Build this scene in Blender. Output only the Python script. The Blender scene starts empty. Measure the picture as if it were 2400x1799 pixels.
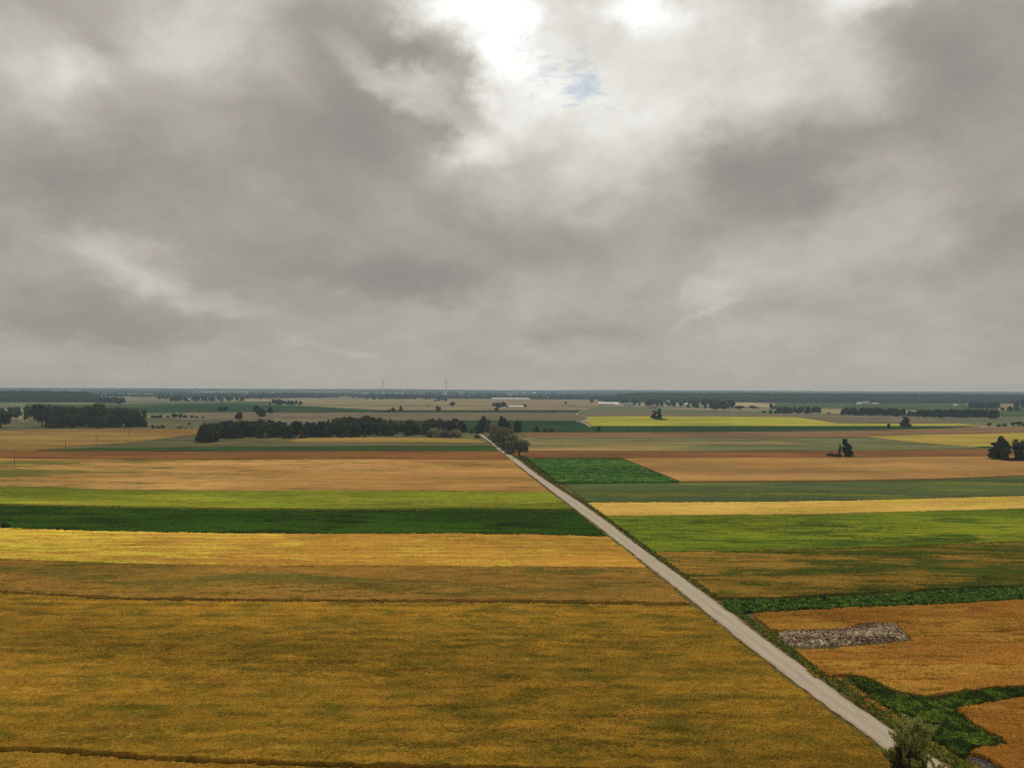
import bpy, math, random
import numpy as np
from mathutils import Vector, Matrix, Euler

sc = bpy.context.scene
R = math.radians
# ------------------------------------------------------------------ camera
F = 1848.0                      # focal length in photo pixels (photo 2400 wide)
CAMZ = 60.0
PITCH, ROLL = 0.00514, -0.0042
cam = bpy.data.cameras.new('camera'); cam_ob = bpy.data.objects.new('camera', cam)
sc.collection.objects.link(cam_ob)
cam.sensor_width = 36; cam.lens = F/2400*36
cam.clip_start = 0.5; cam.clip_end = 90000
cam_ob.location = (0, 0, CAMZ)
cam_ob.rotation_euler = (math.pi/2 + PITCH, ROLL, 0)
sc.camera = cam_ob
CR = Euler((math.pi/2 + PITCH, ROLL, 0)).to_matrix()

def pdir(px, py):
    return CR @ Vector(((px-1200)/F, -(py-899.5)/F, -1.0))
def at(px, py, z=0.0):
    """point of the plane at height z that the photo shows at (px, py)"""
    d = pdir(px, py)
    t = (z - CAMZ)/min(d.z, -1e-5)
    return (d.x*t, d.y*t)
def eye(px): return 909.0 + (px-1200)*0.0042
def depth_of(px, py, z=0.0): return (CAMZ-z)*F/(py-eye(px))
def atd(px, d):                 # ground point at depth d on column px
    return ((px-1200)/F*d, d)

HAZE_D, HAZE_C = 8.5e-5, (.54, .77, 1.0)
# ------------------------------------------------------------------ sky, sun, exposure
SUN_AZ, SUN_EL = R(9), R(50)    # azimuth from +Y towards +X
w = bpy.data.worlds.new('World'); sc.world = w; w.use_nodes = True
nt = w.node_tree; N = nt.nodes; L = nt.links
for n in list(N): N.remove(n)
def nd(tree, kind, **kw):
    n = tree.nodes.new(kind)
    for k, v in kw.items():
        if k.startswith('i_'):
            n.inputs[k[2:].replace('_', ' ')].default_value = v
        else: setattr(n, k, v)
    return n
def M(tree, op, a, b=None, c=None, clamp=False):
    n = tree.nodes.new('ShaderNodeMath'); n.operation = op; n.use_clamp = clamp
    for i, s in enumerate((a, b, c)):
        if s is None: continue
        if isinstance(s, (int, float)): n.inputs[i].default_value = s
        else: tree.links.new(s, n.inputs[i])
    return n.outputs[0]
def mixc(tree, fac, a, b, blend='MIX'):
    n = tree.nodes.new('ShaderNodeMix'); n.data_type = 'RGBA'; n.blend_type = blend
    for i, s in ((0, fac), (6, a), (7, b)):
        if isinstance(s, (int, float)): n.inputs[i].default_value = s
        elif isinstance(s, (tuple, list)): n.inputs[i].default_value = (*s[:3], 1)
        else: tree.links.new(s, n.inputs[i])
    return n.outputs[2]
def ramp(tree, fac, stops, interp='LINEAR'):
    n = tree.nodes.new('ShaderNodeValToRGB'); cr = n.color_ramp; cr.interpolation = interp
    while len(cr.elements) < len(stops): cr.elements.new(0.5)
    for e, (p, c) in zip(cr.elements, stops):
        e.position = p; e.color = (*c[:3], 1)
    tree.links.new(fac, n.inputs[0]); return n.outputs[0]
def noise(tree, vec, scale, detail=4, rough=0.55, dist=0.0, out=0):
    n = nd(tree, 'ShaderNodeTexNoise', i_Scale=scale, i_Detail=detail, i_Roughness=rough, i_Distortion=dist)
    tree.links.new(vec, n.inputs['Vector']); return n.outputs[out]
def lin(*c):
    return tuple((v/255/12.92 if v/255 <= .04045 else ((v/255+.055)/1.055)**2.4) for v in c)

tc = N.new('ShaderNodeTexCoord')
sp = N.new('ShaderNodeSeparateXYZ'); L.new(tc.outputs['Generated'], sp.inputs[0])
x_, y_, z_ = sp.outputs
az0 = M(nt, 'ARCTAN2', x_, y_); el0 = M(nt, 'ARCSINE', z_)
# cloud-deck coordinates: clouds shrink and flatten towards the horizon
elc = M(nt, 'MAXIMUM', el0, 0.0)
cbv = N.new('ShaderNodeCombineXYZ')
L.new(az0, cbv.inputs[0])
L.new(M(nt, 'ADD', M(nt, 'MULTIPLY', elc, 1.12), M(nt, 'MULTIPLY', M(nt, 'LOGARITHM', M(nt, 'ADD', elc, .05), 2.718), .11)), cbv.inputs[1])
deck = cbv.outputs[0]
wn = noise(nt, deck, 6.5, 8, 0.62, 0.0, out=1)
wsp = N.new('ShaderNodeSeparateXYZ'); L.new(wn, wsp.inputs[0])
az = M(nt, 'ADD', az0, M(nt, 'MULTIPLY', M(nt, 'SUBTRACT', wsp.outputs[0], .5), 0.20))
el = M(nt, 'ADD', el0, M(nt, 'MULTIPLY', M(nt, 'SUBTRACT', wsp.outputs[1], .5), 0.13))
cb2 = N.new('ShaderNodeCombineXYZ'); L.new(az, cb2.inputs[0]); L.new(el, cb2.inputs[1])
ae = cb2.outputs[0]
def azel(px, py):
    d = pdir(px, py).normalized()
    return math.atan2(d.x, d.y), math.asin(d.z)
def blob(px, py, rx, ry, ang=0):
    a, e = azel(px, py)
    mp = nd(nt, 'ShaderNodeMapping', vector_type='TEXTURE')
    mp.inputs['Location'].default_value = (a, e, 0)
    mp.inputs['Rotation'].default_value = (0, 0, R(ang))
    mp.inputs['Scale'].default_value = (rx/F, ry/F, 1)
    L.new(ae, mp.inputs['Vector'])
    ln = nd(nt, 'ShaderNodeVectorMath', operation='LENGTH'); L.new(mp.outputs[0], ln.inputs[0])
    mr = nd(nt, 'ShaderNodeMapRange', interpolation_type='SMOOTHERSTEP')
    mr.inputs['From Min'].default_value = 1.9; mr.inputs['From Max'].default_value = 0.0
    L.new(ln.outputs['Value'], mr.inputs['Value'])
    return mr.outputs[0]
BLOBS = [  # px, py, rx, ry, tilt, amount (linear radiance)
 (1110,0,150,60,0,.55),(1165,115,58,95,-22,.36),(1500,0,100,50,0,.42),(1400,120,290,130,0,.27),
 (1340,265,220,75,0,.22),(1150,330,120,60,30,.16),(950,200,150,40,-28,.24),(1120,365,60,50,-30,.16),
 (1500,330,180,80,20,.20),(2010,0,110,45,0,.40),(1900,200,130,90,0,.20),(1700,120,160,150,0,.10),
 (480,40,130,90,30,.20),(80,130,130,80,-20,.16),(180,140,60,40,20,.12),(560,180,200,60,0,.04),(300,600,110,60,0,.13),(190,570,80,40,0,.06),
 (480,690,180,28,-20,.08),(2080,480,170,90,10,.09),(1690,690,50,26,35,.07),(1250,430,260,70,0,.10),
 (1560,520,120,120,0,.06),(1900,620,200,80,0,.05),(710,815,60,10,-5,.05),(850,825,50,9,-10,.06),
 (2240,520,100,60,0,.03),(1650,740,40,12,30,.06),(1800,790,120,20,0,.04),(1400,0,600,160,0,.09),
 (1085,255,90,50,20,-.14),(1010,150,80,70,-35,-.07),(1225,100,150,110,0,.22),(870,80,190,110,0,-.13),(1345,75,110,55,0,-.13),
 (800,340,230,110,-10,-.10),(620,540,420,140,0,-.08),(960,650,230,45,-5,-.08),(230,740,290,50,0,-.10),
 (1750,430,230,110,20,-.12),(2230,240,230,200,0,-.09),(2370,580,150,130,0,-.09),(1340,775,170,32,0,-.07),
 (1150,590,260,90,0,-.05),(120,430,260,120,0,-.06),(2000,730,260,40,0,-.02),(60,30,200,50,0,-.06),(1650,600,250,60,25,-.03),
]
acc = None
for (px, py, rx, ry, an, amp) in BLOBS:
    acc = M(nt, 'MULTIPLY_ADD', blob(px, py, rx, ry, an), amp, acc if acc is not None else 0.405)
n1 = noise(nt, deck, 5.5, 9, 0.55, 0.2); n2 = noise(nt, deck, 19, 9, 0.6, 0.35)
acc = M(nt, 'ADD', acc, M(nt, 'MULTIPLY', M(nt, 'SUBTRACT', n1, .5), .30))
acc = M(nt, 'ADD', acc, M(nt, 'MULTIPLY', M(nt, 'SUBTRACT', n2, .5), M(nt, 'MULTIPLY_ADD', acc, .46, -.09)))
# warm boost added to the low sky to offset dimming by the haze box
hq = M(nt, 'SUBTRACT', M(nt, 'EXPONENT', M(nt, 'MULTIPLY', M(nt, 'MINIMUM', M(nt, 'DIVIDE', 115.0, M(nt, 'MAXIMUM', el0, .001)), 14000.0), HAZE_D)), 1.0)
lum = nd(nt, 'ShaderNodeMath', operation='SMOOTH_MAX'); L.new(acc, lum.inputs[0]); lum.inputs[1].default_value = 0.25; lum.inputs[2].default_value = .12; lum = lum.outputs[0]
tint = ramp(nt, lum, [(0.0, (1.02, .99, .91)), (.28, (1.03, .99, .90)), (.36, (1.07, .985, .86)), (.46, (1.06, .985, .86)), (.62, (1.03, 1.0, .90)), (.95, (1.0, 1.0, .96))])
cloud = nd(nt, 'ShaderNodeVectorMath', operation='SCALE'); L.new(tint, cloud.inputs[0])
WS = 0.1
L.new(M(nt, 'MULTIPLY', lum, 1/WS), cloud.inputs['Scale'])
sky = nd(nt, 'ShaderNodeTexSky', sky_type='NISHITA', sun_disc=False)
sky.sun_elevation = SUN_EL; sky.sun_rotation = SUN_AZ
sky.air_density = 1.0; sky.dust_density = 0.6
# openings in the deck
def mapped_sky(v):
    mp = nd(nt, 'ShaderNodeMapping'); mp.inputs['Scale'].default_value = (.7, 1.3, 1); L.new(v, mp.inputs['Vector']); return mp.outputs[0]
g1 = blob(1312, 168, 90, 80, 0); g2 = blob(1210, 45, 45, 65, -10); g3 = blob(1440, 205, 140, 45, 0)
n3 = noise(nt, mapped_sky(deck), 36, 7, 0.65, 0.4)
gap = M(nt, 'ADD', M(nt, 'ADD', M(nt, 'MULTIPLY', g1, .62), M(nt, 'MULTIPLY', g2, .50)), M(nt, 'MULTIPLY', g3, .28))
gap = M(nt, 'ADD', gap, M(nt, 'MULTIPLY', M(nt, 'SUBTRACT', n3, .5), 2.2))
gapm = nd(nt, 'ShaderNodeMapRange', interpolation_type='SMOOTHSTEP'); L.new(gap, gapm.inputs[0])
gapm.inputs['From Min'].default_value = .36; gapm.inputs['From Max'].default_value = .95
gsum = M(nt, 'ADD', M(nt, 'ADD', g1, g2), g3)
gm = M(nt, 'MULTIPLY', M(nt, 'MULTIPLY', gapm.outputs[0], .60), M(nt, 'MINIMUM', M(nt, 'MULTIPLY', gsum, 4), 1.0))
sky2 = mixc(nt, 1.0, sky.outputs[0], (.95, .93, .84), 'MULTIPLY')
hb = nd(nt, 'ShaderNodeVectorMath', operation='SCALE'); hb.inputs[0].default_value = (.165/WS, .075/WS, .012/WS); L.new(hq, hb.inputs['Scale'])
cl2 = nd(nt, 'ShaderNodeVectorMath', operation='ADD'); L.new(cloud.outputs[0], cl2.inputs[0]); L.new(hb.outputs[0], cl2.inputs[1])
fin = mixc(nt, gm, cl2.outputs[0], sky2)
bg = nd(nt, 'ShaderNodeBackground'); bg.inputs[1].default_value = WS
L.new(fin, bg.inputs[0])
wo = N.new('ShaderNodeOutputWorld'); L.new(bg.outputs[0], wo.inputs[0])
w.cycles.sampling_method = 'MANUAL'; w.cycles.sample_map_resolution = 512

sun = bpy.data.lights.new('sun', 'SUN'); sun.energy = 1.3; sun.angle = R(10); sun.color = (1, .93, .82)
sun_ob = bpy.data.objects.new('sun', sun); sc.collection.objects.link(sun_ob)
sd = Vector((math.sin(SUN_AZ)*math.cos(SUN_EL), math.cos(SUN_AZ)*math.cos(SUN_EL), math.sin(SUN_EL)))
sun_ob.rotation_euler = sd.to_track_quat('Z', 'Y').to_euler()
vs = sc.view_settings; vs.view_transform = 'Standard'; vs.look = 'None'; vs.exposure = 0; vs.gamma = 1; vs.use_curve_mapping = False
sc.cycles.volume_bounces = 1; sc.cycles.max_bounces = 6; sc.cycles.use_denoising = False; sc.cycles.filter_width = 1.2

# ------------------------------------------------------------------ helpers
rng = np.random.default_rng(7); random.seed(7)
def link(o): sc.collection.objects.link(o); return o
def tag(o, label=None, cat=None, group=None, kind=None):
    if label: o['label'] = label
    if cat: o['category'] = cat
    if group: o['group'] = group
    if kind: o['kind'] = kind
    return o
def mesh_np(name, verts, faces, mats, midx=None, smooth=False):
    """faces: (n,3) or (n,4) array or list of lists"""
    me = bpy.data.meshes.new(name)
    if isinstance(faces, np.ndarray):
        k = faces.shape[1]; nf = len(faces)
        me.vertices.add(len(verts)); me.vertices.foreach_set('co', np.asarray(verts, dtype=np.float32).ravel())
        me.loops.add(nf*k); me.loops.foreach_set('vertex_index', faces.astype(np.int32).ravel())
        me.polygons.add(nf)
        me.polygons.foreach_set('loop_start', np.arange(0, nf*k, k, dtype=np.int32))
        me.update(calc_edges=True)
    else:
        me.from_pydata([tuple(map(float, v)) for v in verts], [], [list(map(int, f)) for f in faces]); me.update()
    for m in (mats if isinstance(mats, (list, tuple)) else [mats]): me.materials.append(m)
    if midx is not None: me.polygons.foreach_set('material_index', np.asarray(midx, dtype=np.int32))
    if smooth: me.polygons.foreach_set('use_smooth', np.ones(len(me.polygons), dtype=bool))
    return me
def obj(name, me, parent=None):
    o = bpy.data.objects.new(name, me); link(o)
    if parent: o.parent = parent
    return o
def empty(name, loc, rz=0):
    o = bpy.data.objects.new(name, None); link(o); o.location = loc; o.rotation_euler = (0, 0, rz); o.empty_display_size = 1
    return o

_perm = rng.random((256, 256)).astype(np.float32)
def vnoise(x, y):
    xi = np.floor(x).astype(int); yi = np.floor(y).astype(int); fx = x-xi; fy = y-yi
    fx = fx*fx*(3-2*fx); fy = fy*fy*(3-2*fy)
    a = _perm[xi % 256, yi % 256]; b = _perm[(xi+1) % 256, yi % 256]
    c = _perm[xi % 256, (yi+1) % 256]; d = _perm[(xi+1) % 256, (yi+1) % 256]
    return (a*(1-fx)+b*fx)*(1-fy)+(c*(1-fx)+d*fx)*fy
def fbm(x, y, o=4):
    s = 0; a = .5
    for i in range(o):
        s = s+a*vnoise(x+31*i, y+17*i); x = x*2.03; y = y*2.03; a *= .5
    return s
def inside(px, py, poly):
    poly = np.asarray(poly); n = len(poly); r = np.zeros(px.shape, bool); j = n-1
    for i in range(n):
        xi, yi = poly[i]; xj, yj = poly[j]
        if yi != yj:
            c = ((yi > py) != (yj > py)) & (px < (xj-xi)*(py-yi)/(yj-yi)+xi)
            r ^= c
        j = i
    return r

# ------------------------------------------------------------------ materials
K = 0.66
def alb(c, k=None): return tuple(min(v/(k or K), .75) for v in lin(*c))
def newmat(name):
    m = bpy.data.materials.new(name); m.use_nodes = True; t = m.node_tree
    b = t.nodes['Principled BSDF']; b.inputs['Roughness'].default_value = .9
    b.inputs['Specular IOR Level'].default_value = .15
    return m, t, b
def worldpos(t):
    g = t.nodes.new('ShaderNodeNewGeometry'); return g.outputs['Position']
def mapped(t, vec, scale, loc=(0, 0, 0), rot=0):
    m = t.nodes.new('ShaderNodeMapping'); m.inputs['Scale'].default_value = scale
    m.inputs['Location'].default_value = loc; m.inputs['Rotation'].default_value = (0, 0, R(rot))
    t.links.new(vec, m.inputs['Vector']); return m.outputs[0]
def crop_mat(name, c1, c2, patch=None, pth=.6, psoft=.08, pscale=(.02, .05, 1), grain=2.2, gamt=.5,
             streak=.25, dark=None, dth=.62, bump=.25, seed=0, k=None, rot=0, pside=None, big=(.006, .014, 1), rows=None, stx=(.035, .30, 1), dsc=(.05, .45, 1)):
    """c1<->c2 broad variation, patch = another plant colour showing in blotches, dark = thin lodged streaks"""
    m, t, b = newmat(name); P = worldpos(t)
    Pr = mapped(t, P, (1, 1, 1), (seed*37.1, seed*11.3, 0), rot)
    bign = noise(t, mapped(t, Pr, big), 1.0, 5, .6, .4)
    f = nd(t, 'ShaderNodeMapRange', interpolation_type='SMOOTHSTEP'); t.links.new(bign, f.inputs[0])
    f.inputs['From Min'].default_value = .36; f.inputs['From Max'].default_value = .64
    col = mixc(t, f.outputs[0], alb(c1, k), alb(c2, k))
    st = noise(t, mapped(t, Pr, stx), 1.0, 5, .65, .2)
    if patch is not None:
        pn = noise(t, mapped(t, Pr, pscale), 1.0, 6, .62, .5)
        if pside is not None:   # patches gather towards one side: (x0, x1, amount)
            sx = t.nodes.new('ShaderNodeSeparateXYZ'); t.links.new(P, sx.inputs[0])
            mr = nd(t, 'ShaderNodeMapRange'); t.links.new(sx.outputs[0], mr.inputs[0])
            mr.inputs['From Min'].default_value = pside[0]; mr.inputs['From Max'].default_value = pside[1]
            mr.inputs['To Min'].default_value = 0; mr.inputs['To Max'].default_value = pside[2]
            pn = M(t, 'ADD', pn, mr.outputs[0])
        pm = nd(t, 'ShaderNodeMapRange', interpolation_type='SMOOTHSTEP'); t.links.new(pn, pm.inputs[0])
        pm.inputs['From Min'].default_value = pth-psoft; pm.inputs['From Max'].default_value = pth+psoft
        col = mixc(t, pm.outputs[0], col, alb(patch, k))
    if dark is not None:
        dn = noise(t, mapped(t, Pr, dsc, (5, 9, 0)), 1.0, 5, .68, .5)
        dm = nd(t, 'ShaderNodeMapRange', interpolation_type='SMOOTHSTEP'); t.links.new(dn, dm.inputs[0])
        dm.inputs['From Min'].default_value = dth-.05; dm.inputs['From Max'].default_value = dth+.03
        # the dashes come and go over the field
        gate = nd(t, 'ShaderNodeMapRange', interpolation_type='SMOOTHSTEP'); gn_ = noise(t, mapped(t, Pr, (.008, .02, 1), (9, 4, 0)), 1.0, 3, .5)
        if pside is not None: gn_ = M(t, 'ADD', gn_, M(t, 'MULTIPLY', mr.outputs[0], .7))
        t.links.new(gn_, gate.inputs[0]); gate.inputs['From Min'].default_value = .40; gate.inputs['From Max'].default_value = .56
        col = mixc(t, M(t, 'MULTIPLY', M(t, 'MULTIPLY', dm.outputs[0], .9), gate.outputs[0]), col, alb(dark, k))
    # value variation from plant clumps, plus broad painted cloud light and shade
    g = noise(t, mapped(t, Pr, (1, .8, 1)), grain, 4, .7)
    v = M(t, 'MULTIPLY_ADD', M(t, 'SUBTRACT', g, .5), gamt*4.6, 1.0)
    v = M(t, 'ADD', v, M(t, 'MULTIPLY', M(t, 'SUBTRACT', st, .5), streak*4.6))
    mid = noise(t, mapped(t, Pr, (.16, .22, 1)), 1.0, 4, .6, .3)
    v = M(t, 'ADD', v, M(t, 'MULTIPLY', M(t, 'SUBTRACT', mid, .5), streak*3.0))
    cloud_shade = noise(t, mapped(t, Pr, (.007, .018, 1), (2, 8, 0)), 1.0, 3, .5, .5)  # broad dull-to-bright tone standing in for patchy cloud light
    v = M(t, 'ADD', v, M(t, 'MULTIPLY', M(t, 'SUBTRACT', cloud_shade, .5), 1.3))
    if rows is not None:
        wv = nd(t, 'ShaderNodeTexWave', wave_type='BANDS', bands_direction='Y', i_Scale=rows[0], i_Distortion=2.0, i_Detail=3.0)
        t.links.new(mapped(t, Pr, (1, 1, 1)), wv.inputs[0])
        v = M(t, 'ADD', v, M(t, 'MULTIPLY', M(t, 'SUBTRACT', wv.outputs['Fac'], .5), rows[1]))
    v = M(t, 'MAXIMUM', v, .15)
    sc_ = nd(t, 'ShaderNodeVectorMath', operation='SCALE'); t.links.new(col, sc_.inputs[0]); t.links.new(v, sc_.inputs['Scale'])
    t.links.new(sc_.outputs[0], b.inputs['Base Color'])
    b.inputs['Roughness'].default_value = .85
    b.inputs['Specular IOR Level'].default_value = 0.0
    if bump:
        bp = nd(t, 'ShaderNodeBump', i_Strength=min(1, bump*2.0), i_Distance=bump)
        t.links.new(g, bp.inputs['Height']); t.links.new(bp.outputs[0], b.inputs['Normal'])
    return m
def plain(name, c, rough=.8, var=.25, scale=3.0, metal=0):
    m, t, b = newmat(name); P = t.nodes.new('ShaderNodeTexCoord').outputs['Object']
    n = noise(t, P, scale, 5, .6)
    v = M(t, 'MULTIPLY_ADD', M(t, 'SUBTRACT', n, .5), var*2, 1.0)
    s = nd(t, 'ShaderNodeVectorMath', operation='SCALE'); s.inputs[0].default_value = c; t.links.new(v, s.inputs['Scale'])
    t.links.new(s.outputs[0], b.inputs['Base Color']); b.inputs['Roughness'].default_value = rough; b.inputs['Metallic'].default_value = metal
    return m
def leaf_mat(name, c, var=.35, trans=.35):
    m, t, b = newmat(name)
    oi = t.nodes.new('ShaderNodeObjectInfo'); P = worldpos(t)
    n = noise(t, P, .35, 4, .6); n2 = noise(t, P, 2.3, 2, .6)
    v = M(t, 'MULTIPLY_ADD', M(t, 'SUBTRACT', n, .5), var*7, 1.0)
    v = M(t, 'MAXIMUM', M(t, 'ADD', v, M(t, 'MULTIPLY', M(t, 'SUBTRACT', n2, .5), var*5)), .2)
    v = M(t, 'MULTIPLY', v, M(t, 'MULTIPLY_ADD', oi.outputs['Random'], .5, .75))
    hue = mixc(t, oi.outputs['Random'], c, (c[0]*1.25, c[1]*1.05, c[2]*.8))
    s = nd(t, 'ShaderNodeVectorMath', operation='SCALE'); t.links.new(hue, s.inputs[0]); t.links.new(v, s.inputs['Scale'])
    t.links.new(s.outputs[0], b.inputs['Base Color']); b.inputs['Roughness'].default_value = .7; b.inputs['Specular IOR Level'].default_value = .04 if trans else 0
    if trans:
        tr = t.nodes.new('ShaderNodeBsdfTranslucent'); t.links.new(s.outputs[0], tr.inputs[0])
        mx = t.nodes.new('ShaderNodeMixShader'); mx.inputs[0].default_value = trans
        t.links.new(b.outputs[0], mx.inputs[1]); t.links.new(tr.outputs[0], mx.inputs[2])
        t.links.new(mx.outputs[0], t.nodes['Material Output'].inputs[0])
    return m

MAT = {}
# ground: verge grass near, a patchwork of strips far away
m, t, b = newmat('ground'); P = worldpos(t)
vo = nd(t, 'ShaderNodeTexVoronoi', i_Scale=1.0); t.links.new(mapped(t, P, (1/900, 1/170, 1), rot=3), vo.inputs['Vector'])
sv = t.nodes.new('ShaderNodeSeparateXYZ'); t.links.new(vo.outputs['Color'], sv.inputs[0])
far = ramp(t, sv.outputs[0], [(0, alb((96, 92, 66))), (.2, alb((70, 84, 50))), (.4, alb((140, 122, 84))), (.55, alb((92, 98, 58))), (.7, alb((128, 110, 74))), (.85, alb((60, 78, 48))), (1, alb((150, 132, 90)))], 'CONSTANT')
near = mixc(t, noise(t, P, .35, 6, .7), alb((58, 62, 24)), alb((112, 94, 44)))
gn = noise(t, P, 2.5, 4, .7)
near = mixc(t, 1.0, near, ramp(t, gn, [(.25, (.45, .45, .45)), (.75, (1.4, 1.4, 1.4))]), 'MULTIPLY')
ln = nd(t, 'ShaderNodeVectorMath', operation='LENGTH'); t.links.new(P, ln.inputs[0])
mr = nd(t, 'ShaderNodeMapRange'); t.links.new(ln.outputs['Value'], mr.inputs[0]); mr.inputs['From Min'].default_value = 1150; mr.inputs['From Max'].default_value = 1250
t.links.new(mixc(t, mr.outputs[0], near, far), b.inputs['Base Color'])
bp = nd(t, 'ShaderNodeBump', i_Strength=.6, i_Distance=.3); t.links.new(gn, bp.inputs['Height']); t.links.new(bp.outputs[0], b.inputs['Normal'])
MAT['ground'] = m

# gravel road
m, t, b = newmat('gravel'); P = worldpos(t)
# along-road streaks: the road runs about 6.9 degrees left of +Y
Pr = mapped(t, P, (1, 1, 1), rot=-6.6)
s1 = noise(t, mapped(t, Pr, (1.6, .05, 1)), 1.0, 4, .6, .2)
s2 = noise(t, P, 3.5, 5, .7)
s3 = noise(t, mapped(t, Pr, (.5, .12, 1), (3, 3, 0)), 1.0, 5, .65, .5)
c = mixc(t, s1, alb((140, 128, 112)), alb((178, 167, 150)))
pm = nd(t, 'ShaderNodeMapRange', interpolation_type='SMOOTHSTEP'); t.links.new(s3, pm.inputs[0]); pm.inputs['From Min'].default_value = .6; pm.inputs['From Max'].default_value = .7
c = mixc(t, M(t, 'MULTIPLY', pm.outputs[0], .45), c, alb((112, 98, 80)))
c = mixc(t, 1.0, c, ramp(t, s2, [(.25, (.72, .72, .72)), (.75, (1.25, 1.25, 1.25))]), 'MULTIPLY')
uvn = t.nodes.new('ShaderNodeUVMap'); su = t.nodes.new('ShaderNodeSeparateXYZ'); t.links.new(uvn.outputs[0], su.inputs[0])
wob_ = noise(t, mapped(t, Pr, (.02, .06, 1)), 1.0, 3, .5)
ua = M(t, 'ADD', su.outputs[0], M(t, 'MULTIPLY', M(t, 'SUBTRACT', wob_, .5), .25))
c = mixc(t, 1.0, c, ramp(t, ua, [(0, (.80, .77, .68)), (.10, (.96, .95, .92)), (.24, (1.07, 1.07, 1.07)), (.36, (1.0, 1.0, 1.0)), (.5, (.93, .925, .91)), (.62, (1.0, 1.0, 1.0)), (.76, (1.07, 1.07, 1.07)), (.9, (.96, .95, .92)), (1, (.78, .75, .66))]), 'MULTIPLY')
t.links.new(c, b.inputs['Base Color'])
bp = nd(t, 'ShaderNodeBump', i_Strength=.5, i_Distance=.1); t.links.new(s2, bp.inputs['Height']); t.links.new(bp.outputs[0], b.inputs['Normal'])
MAT['gravel'] = m
MAT['shoulder'] = crop_mat('shoulder_soil', (96, 78, 50), (120, 100, 68), patch=(62, 66, 26), pth=.5, psoft=.08, pscale=(.5, .5, 1), grain=3, gamt=.5, bump=.15)

MAT['bark'] = plain('bark', (.07, .055, .04), .9, .4, 6)
MAT['leaf_dark'] = leaf_mat('foliage_dark', (.058, .070, .032))
MAT['leaf_mid'] = leaf_mat('foliage_mid', (.070, .086, .036))
MAT['leaf_far'] = leaf_mat('foliage_far', (.020, .028, .018), .3, 0)
MAT['leaf_willow'] = leaf_mat('foliage_willow', (.22, .24, .16))
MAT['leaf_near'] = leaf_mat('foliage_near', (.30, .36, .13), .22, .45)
MAT['leaf_low_shade'] = leaf_mat('foliage_low_shade', (.07, .085, .03), .35, .25)  # darker leaf copy, shade of the near tree's dense inside put into colour
MAT['leaf_brown'] = leaf_mat('foliage_brown', (.05, .045, .022))

# ------------------------------------------------------------------ ground and road
G = 14000
xs = [-13000, -6000, -2500, -800, -250, 0, 250, 800, 2500, 6000, 13000]; ys = [-2500, -600, 0, 300, 900, 2500, 5000, 9000, G]
vv = [(x, y, 0) for y in ys for x in xs]; nx = len(xs)
ff = [[j*nx+i, j*nx+i+1, (j+1)*nx+i+1, (j+1)*nx+i] for j in range(len(ys)-1) for i in range(nx-1)]
tag(obj('ground', mesh_np('ground', vv, ff, MAT['ground'])), 'flat grassy farmland reaching to the horizon', kind='structure')

ROAD_L = [(1112,1013),(1120,1016),(1127,1020.6),(1151,1038),(1166.5,1053),(1199,1077),(1240,1109.6),(1256,1121),(1295.5,1152),(1342.5,1188),(1415,1242.6),(1469,1286),(1523,1329),(1600,1389),(1708.5,1477.7),(1777,1532),(1839,1579),(1915,1637),(1994,1694),(2085,1762),(2160,1818),(2300,1922),(2700,2220)]
ROAD_R = [(1113,1012),(1123,1014),(1134,1019.5),(1156,1038),(1176,1053),(1213,1076),(1255,1108.5),(1270,1119),(1314,1148),(1366,1181),(1435,1231),(1490,1274),(1559.6,1324),(1647,1387),(1719,1440),(1781,1488),(1839,1530),(1925,1594),(2020,1662),(2100,1716),(2195,1779),(2330,1873),(2800,2200)]
def interp(pl, y):
    ys_ = [p[1] for p in pl]; xs_ = [p[0] for p in pl]; return float(np.interp(y, ys_, xs_))
RL = lambda y: interp(ROAD_L, y)
RR = lambda y: interp(ROAD_R, y)
def ribbon(name, left, right, z, mat, wob=0.0, n_per=14.0):
    def dens(pl):
        g = [at(*p, z) for p in pl]; g = np.array(g); d = np.r_[0, np.cumsum(np.hypot(*np.diff(g, axis=0).T))]
        return g, d
    gl, dl = dens(left); gr, dr = dens(right)
    n = int(max(dl[-1], dr[-1])/n_per)+2
    u = np.linspace(0, 1, n)
    li = np.c_[np.interp(u*dl[-1], dl, gl[:, 0]), np.interp(u*dl[-1], dl, gl[:, 1])]
    ri = np.c_[np.interp(u*dr[-1], dr, gr[:, 0]), np.interp(u*dr[-1], dr, gr[:, 1])]
    if wob:
        li[:, 0] += rng.normal(0, wob, n); ri[:, 0] += rng.normal(0, wob, n)
    v = [(*p, z) for p in li]+[(*p, z) for p in ri]
    f = [[i, i+1, n+i+1, n+i] for i in range(n-1)]
    me = mesh_np(name, v, f, mat); uv = me.uv_layers.new(name='across')
    for lp in me.loops:
        i = lp.vertex_index; uv.data[lp.index].uv = (0.0 if i < n else 1.0, (i % n)/n)
    return obj(name, me)
def road_y(yv, side): return (interp(ROAD_L if side < 0 else ROAD_R, yv), yv)
shl = [(x-3-(y-1000)*.006, y) for x, y in ROAD_L[2:]]; shr = [(x+7+(y-1000)*.012, y) for x, y in ROAD_R[2:]]
o = ribbon('verge', shl, shr, .015, MAT['shoulder'], .35, 2.0); tag(o, 'strip of bare soil and trodden grass along both edges of the gravel road', kind='structure')
o = ribbon('road', ROAD_L, ROAD_R, .045, MAT['gravel'], .13, 2.0); tag(o, 'pale straight gravel road crossing the fields', kind='structure')
ap = [(1296, 1128), (1330, 1131), (1345, 1146), (1378, 1176), (1362, 1178), (1312, 1146)]
g_ = [at(x, y, .03) for x, y in ap]
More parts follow.
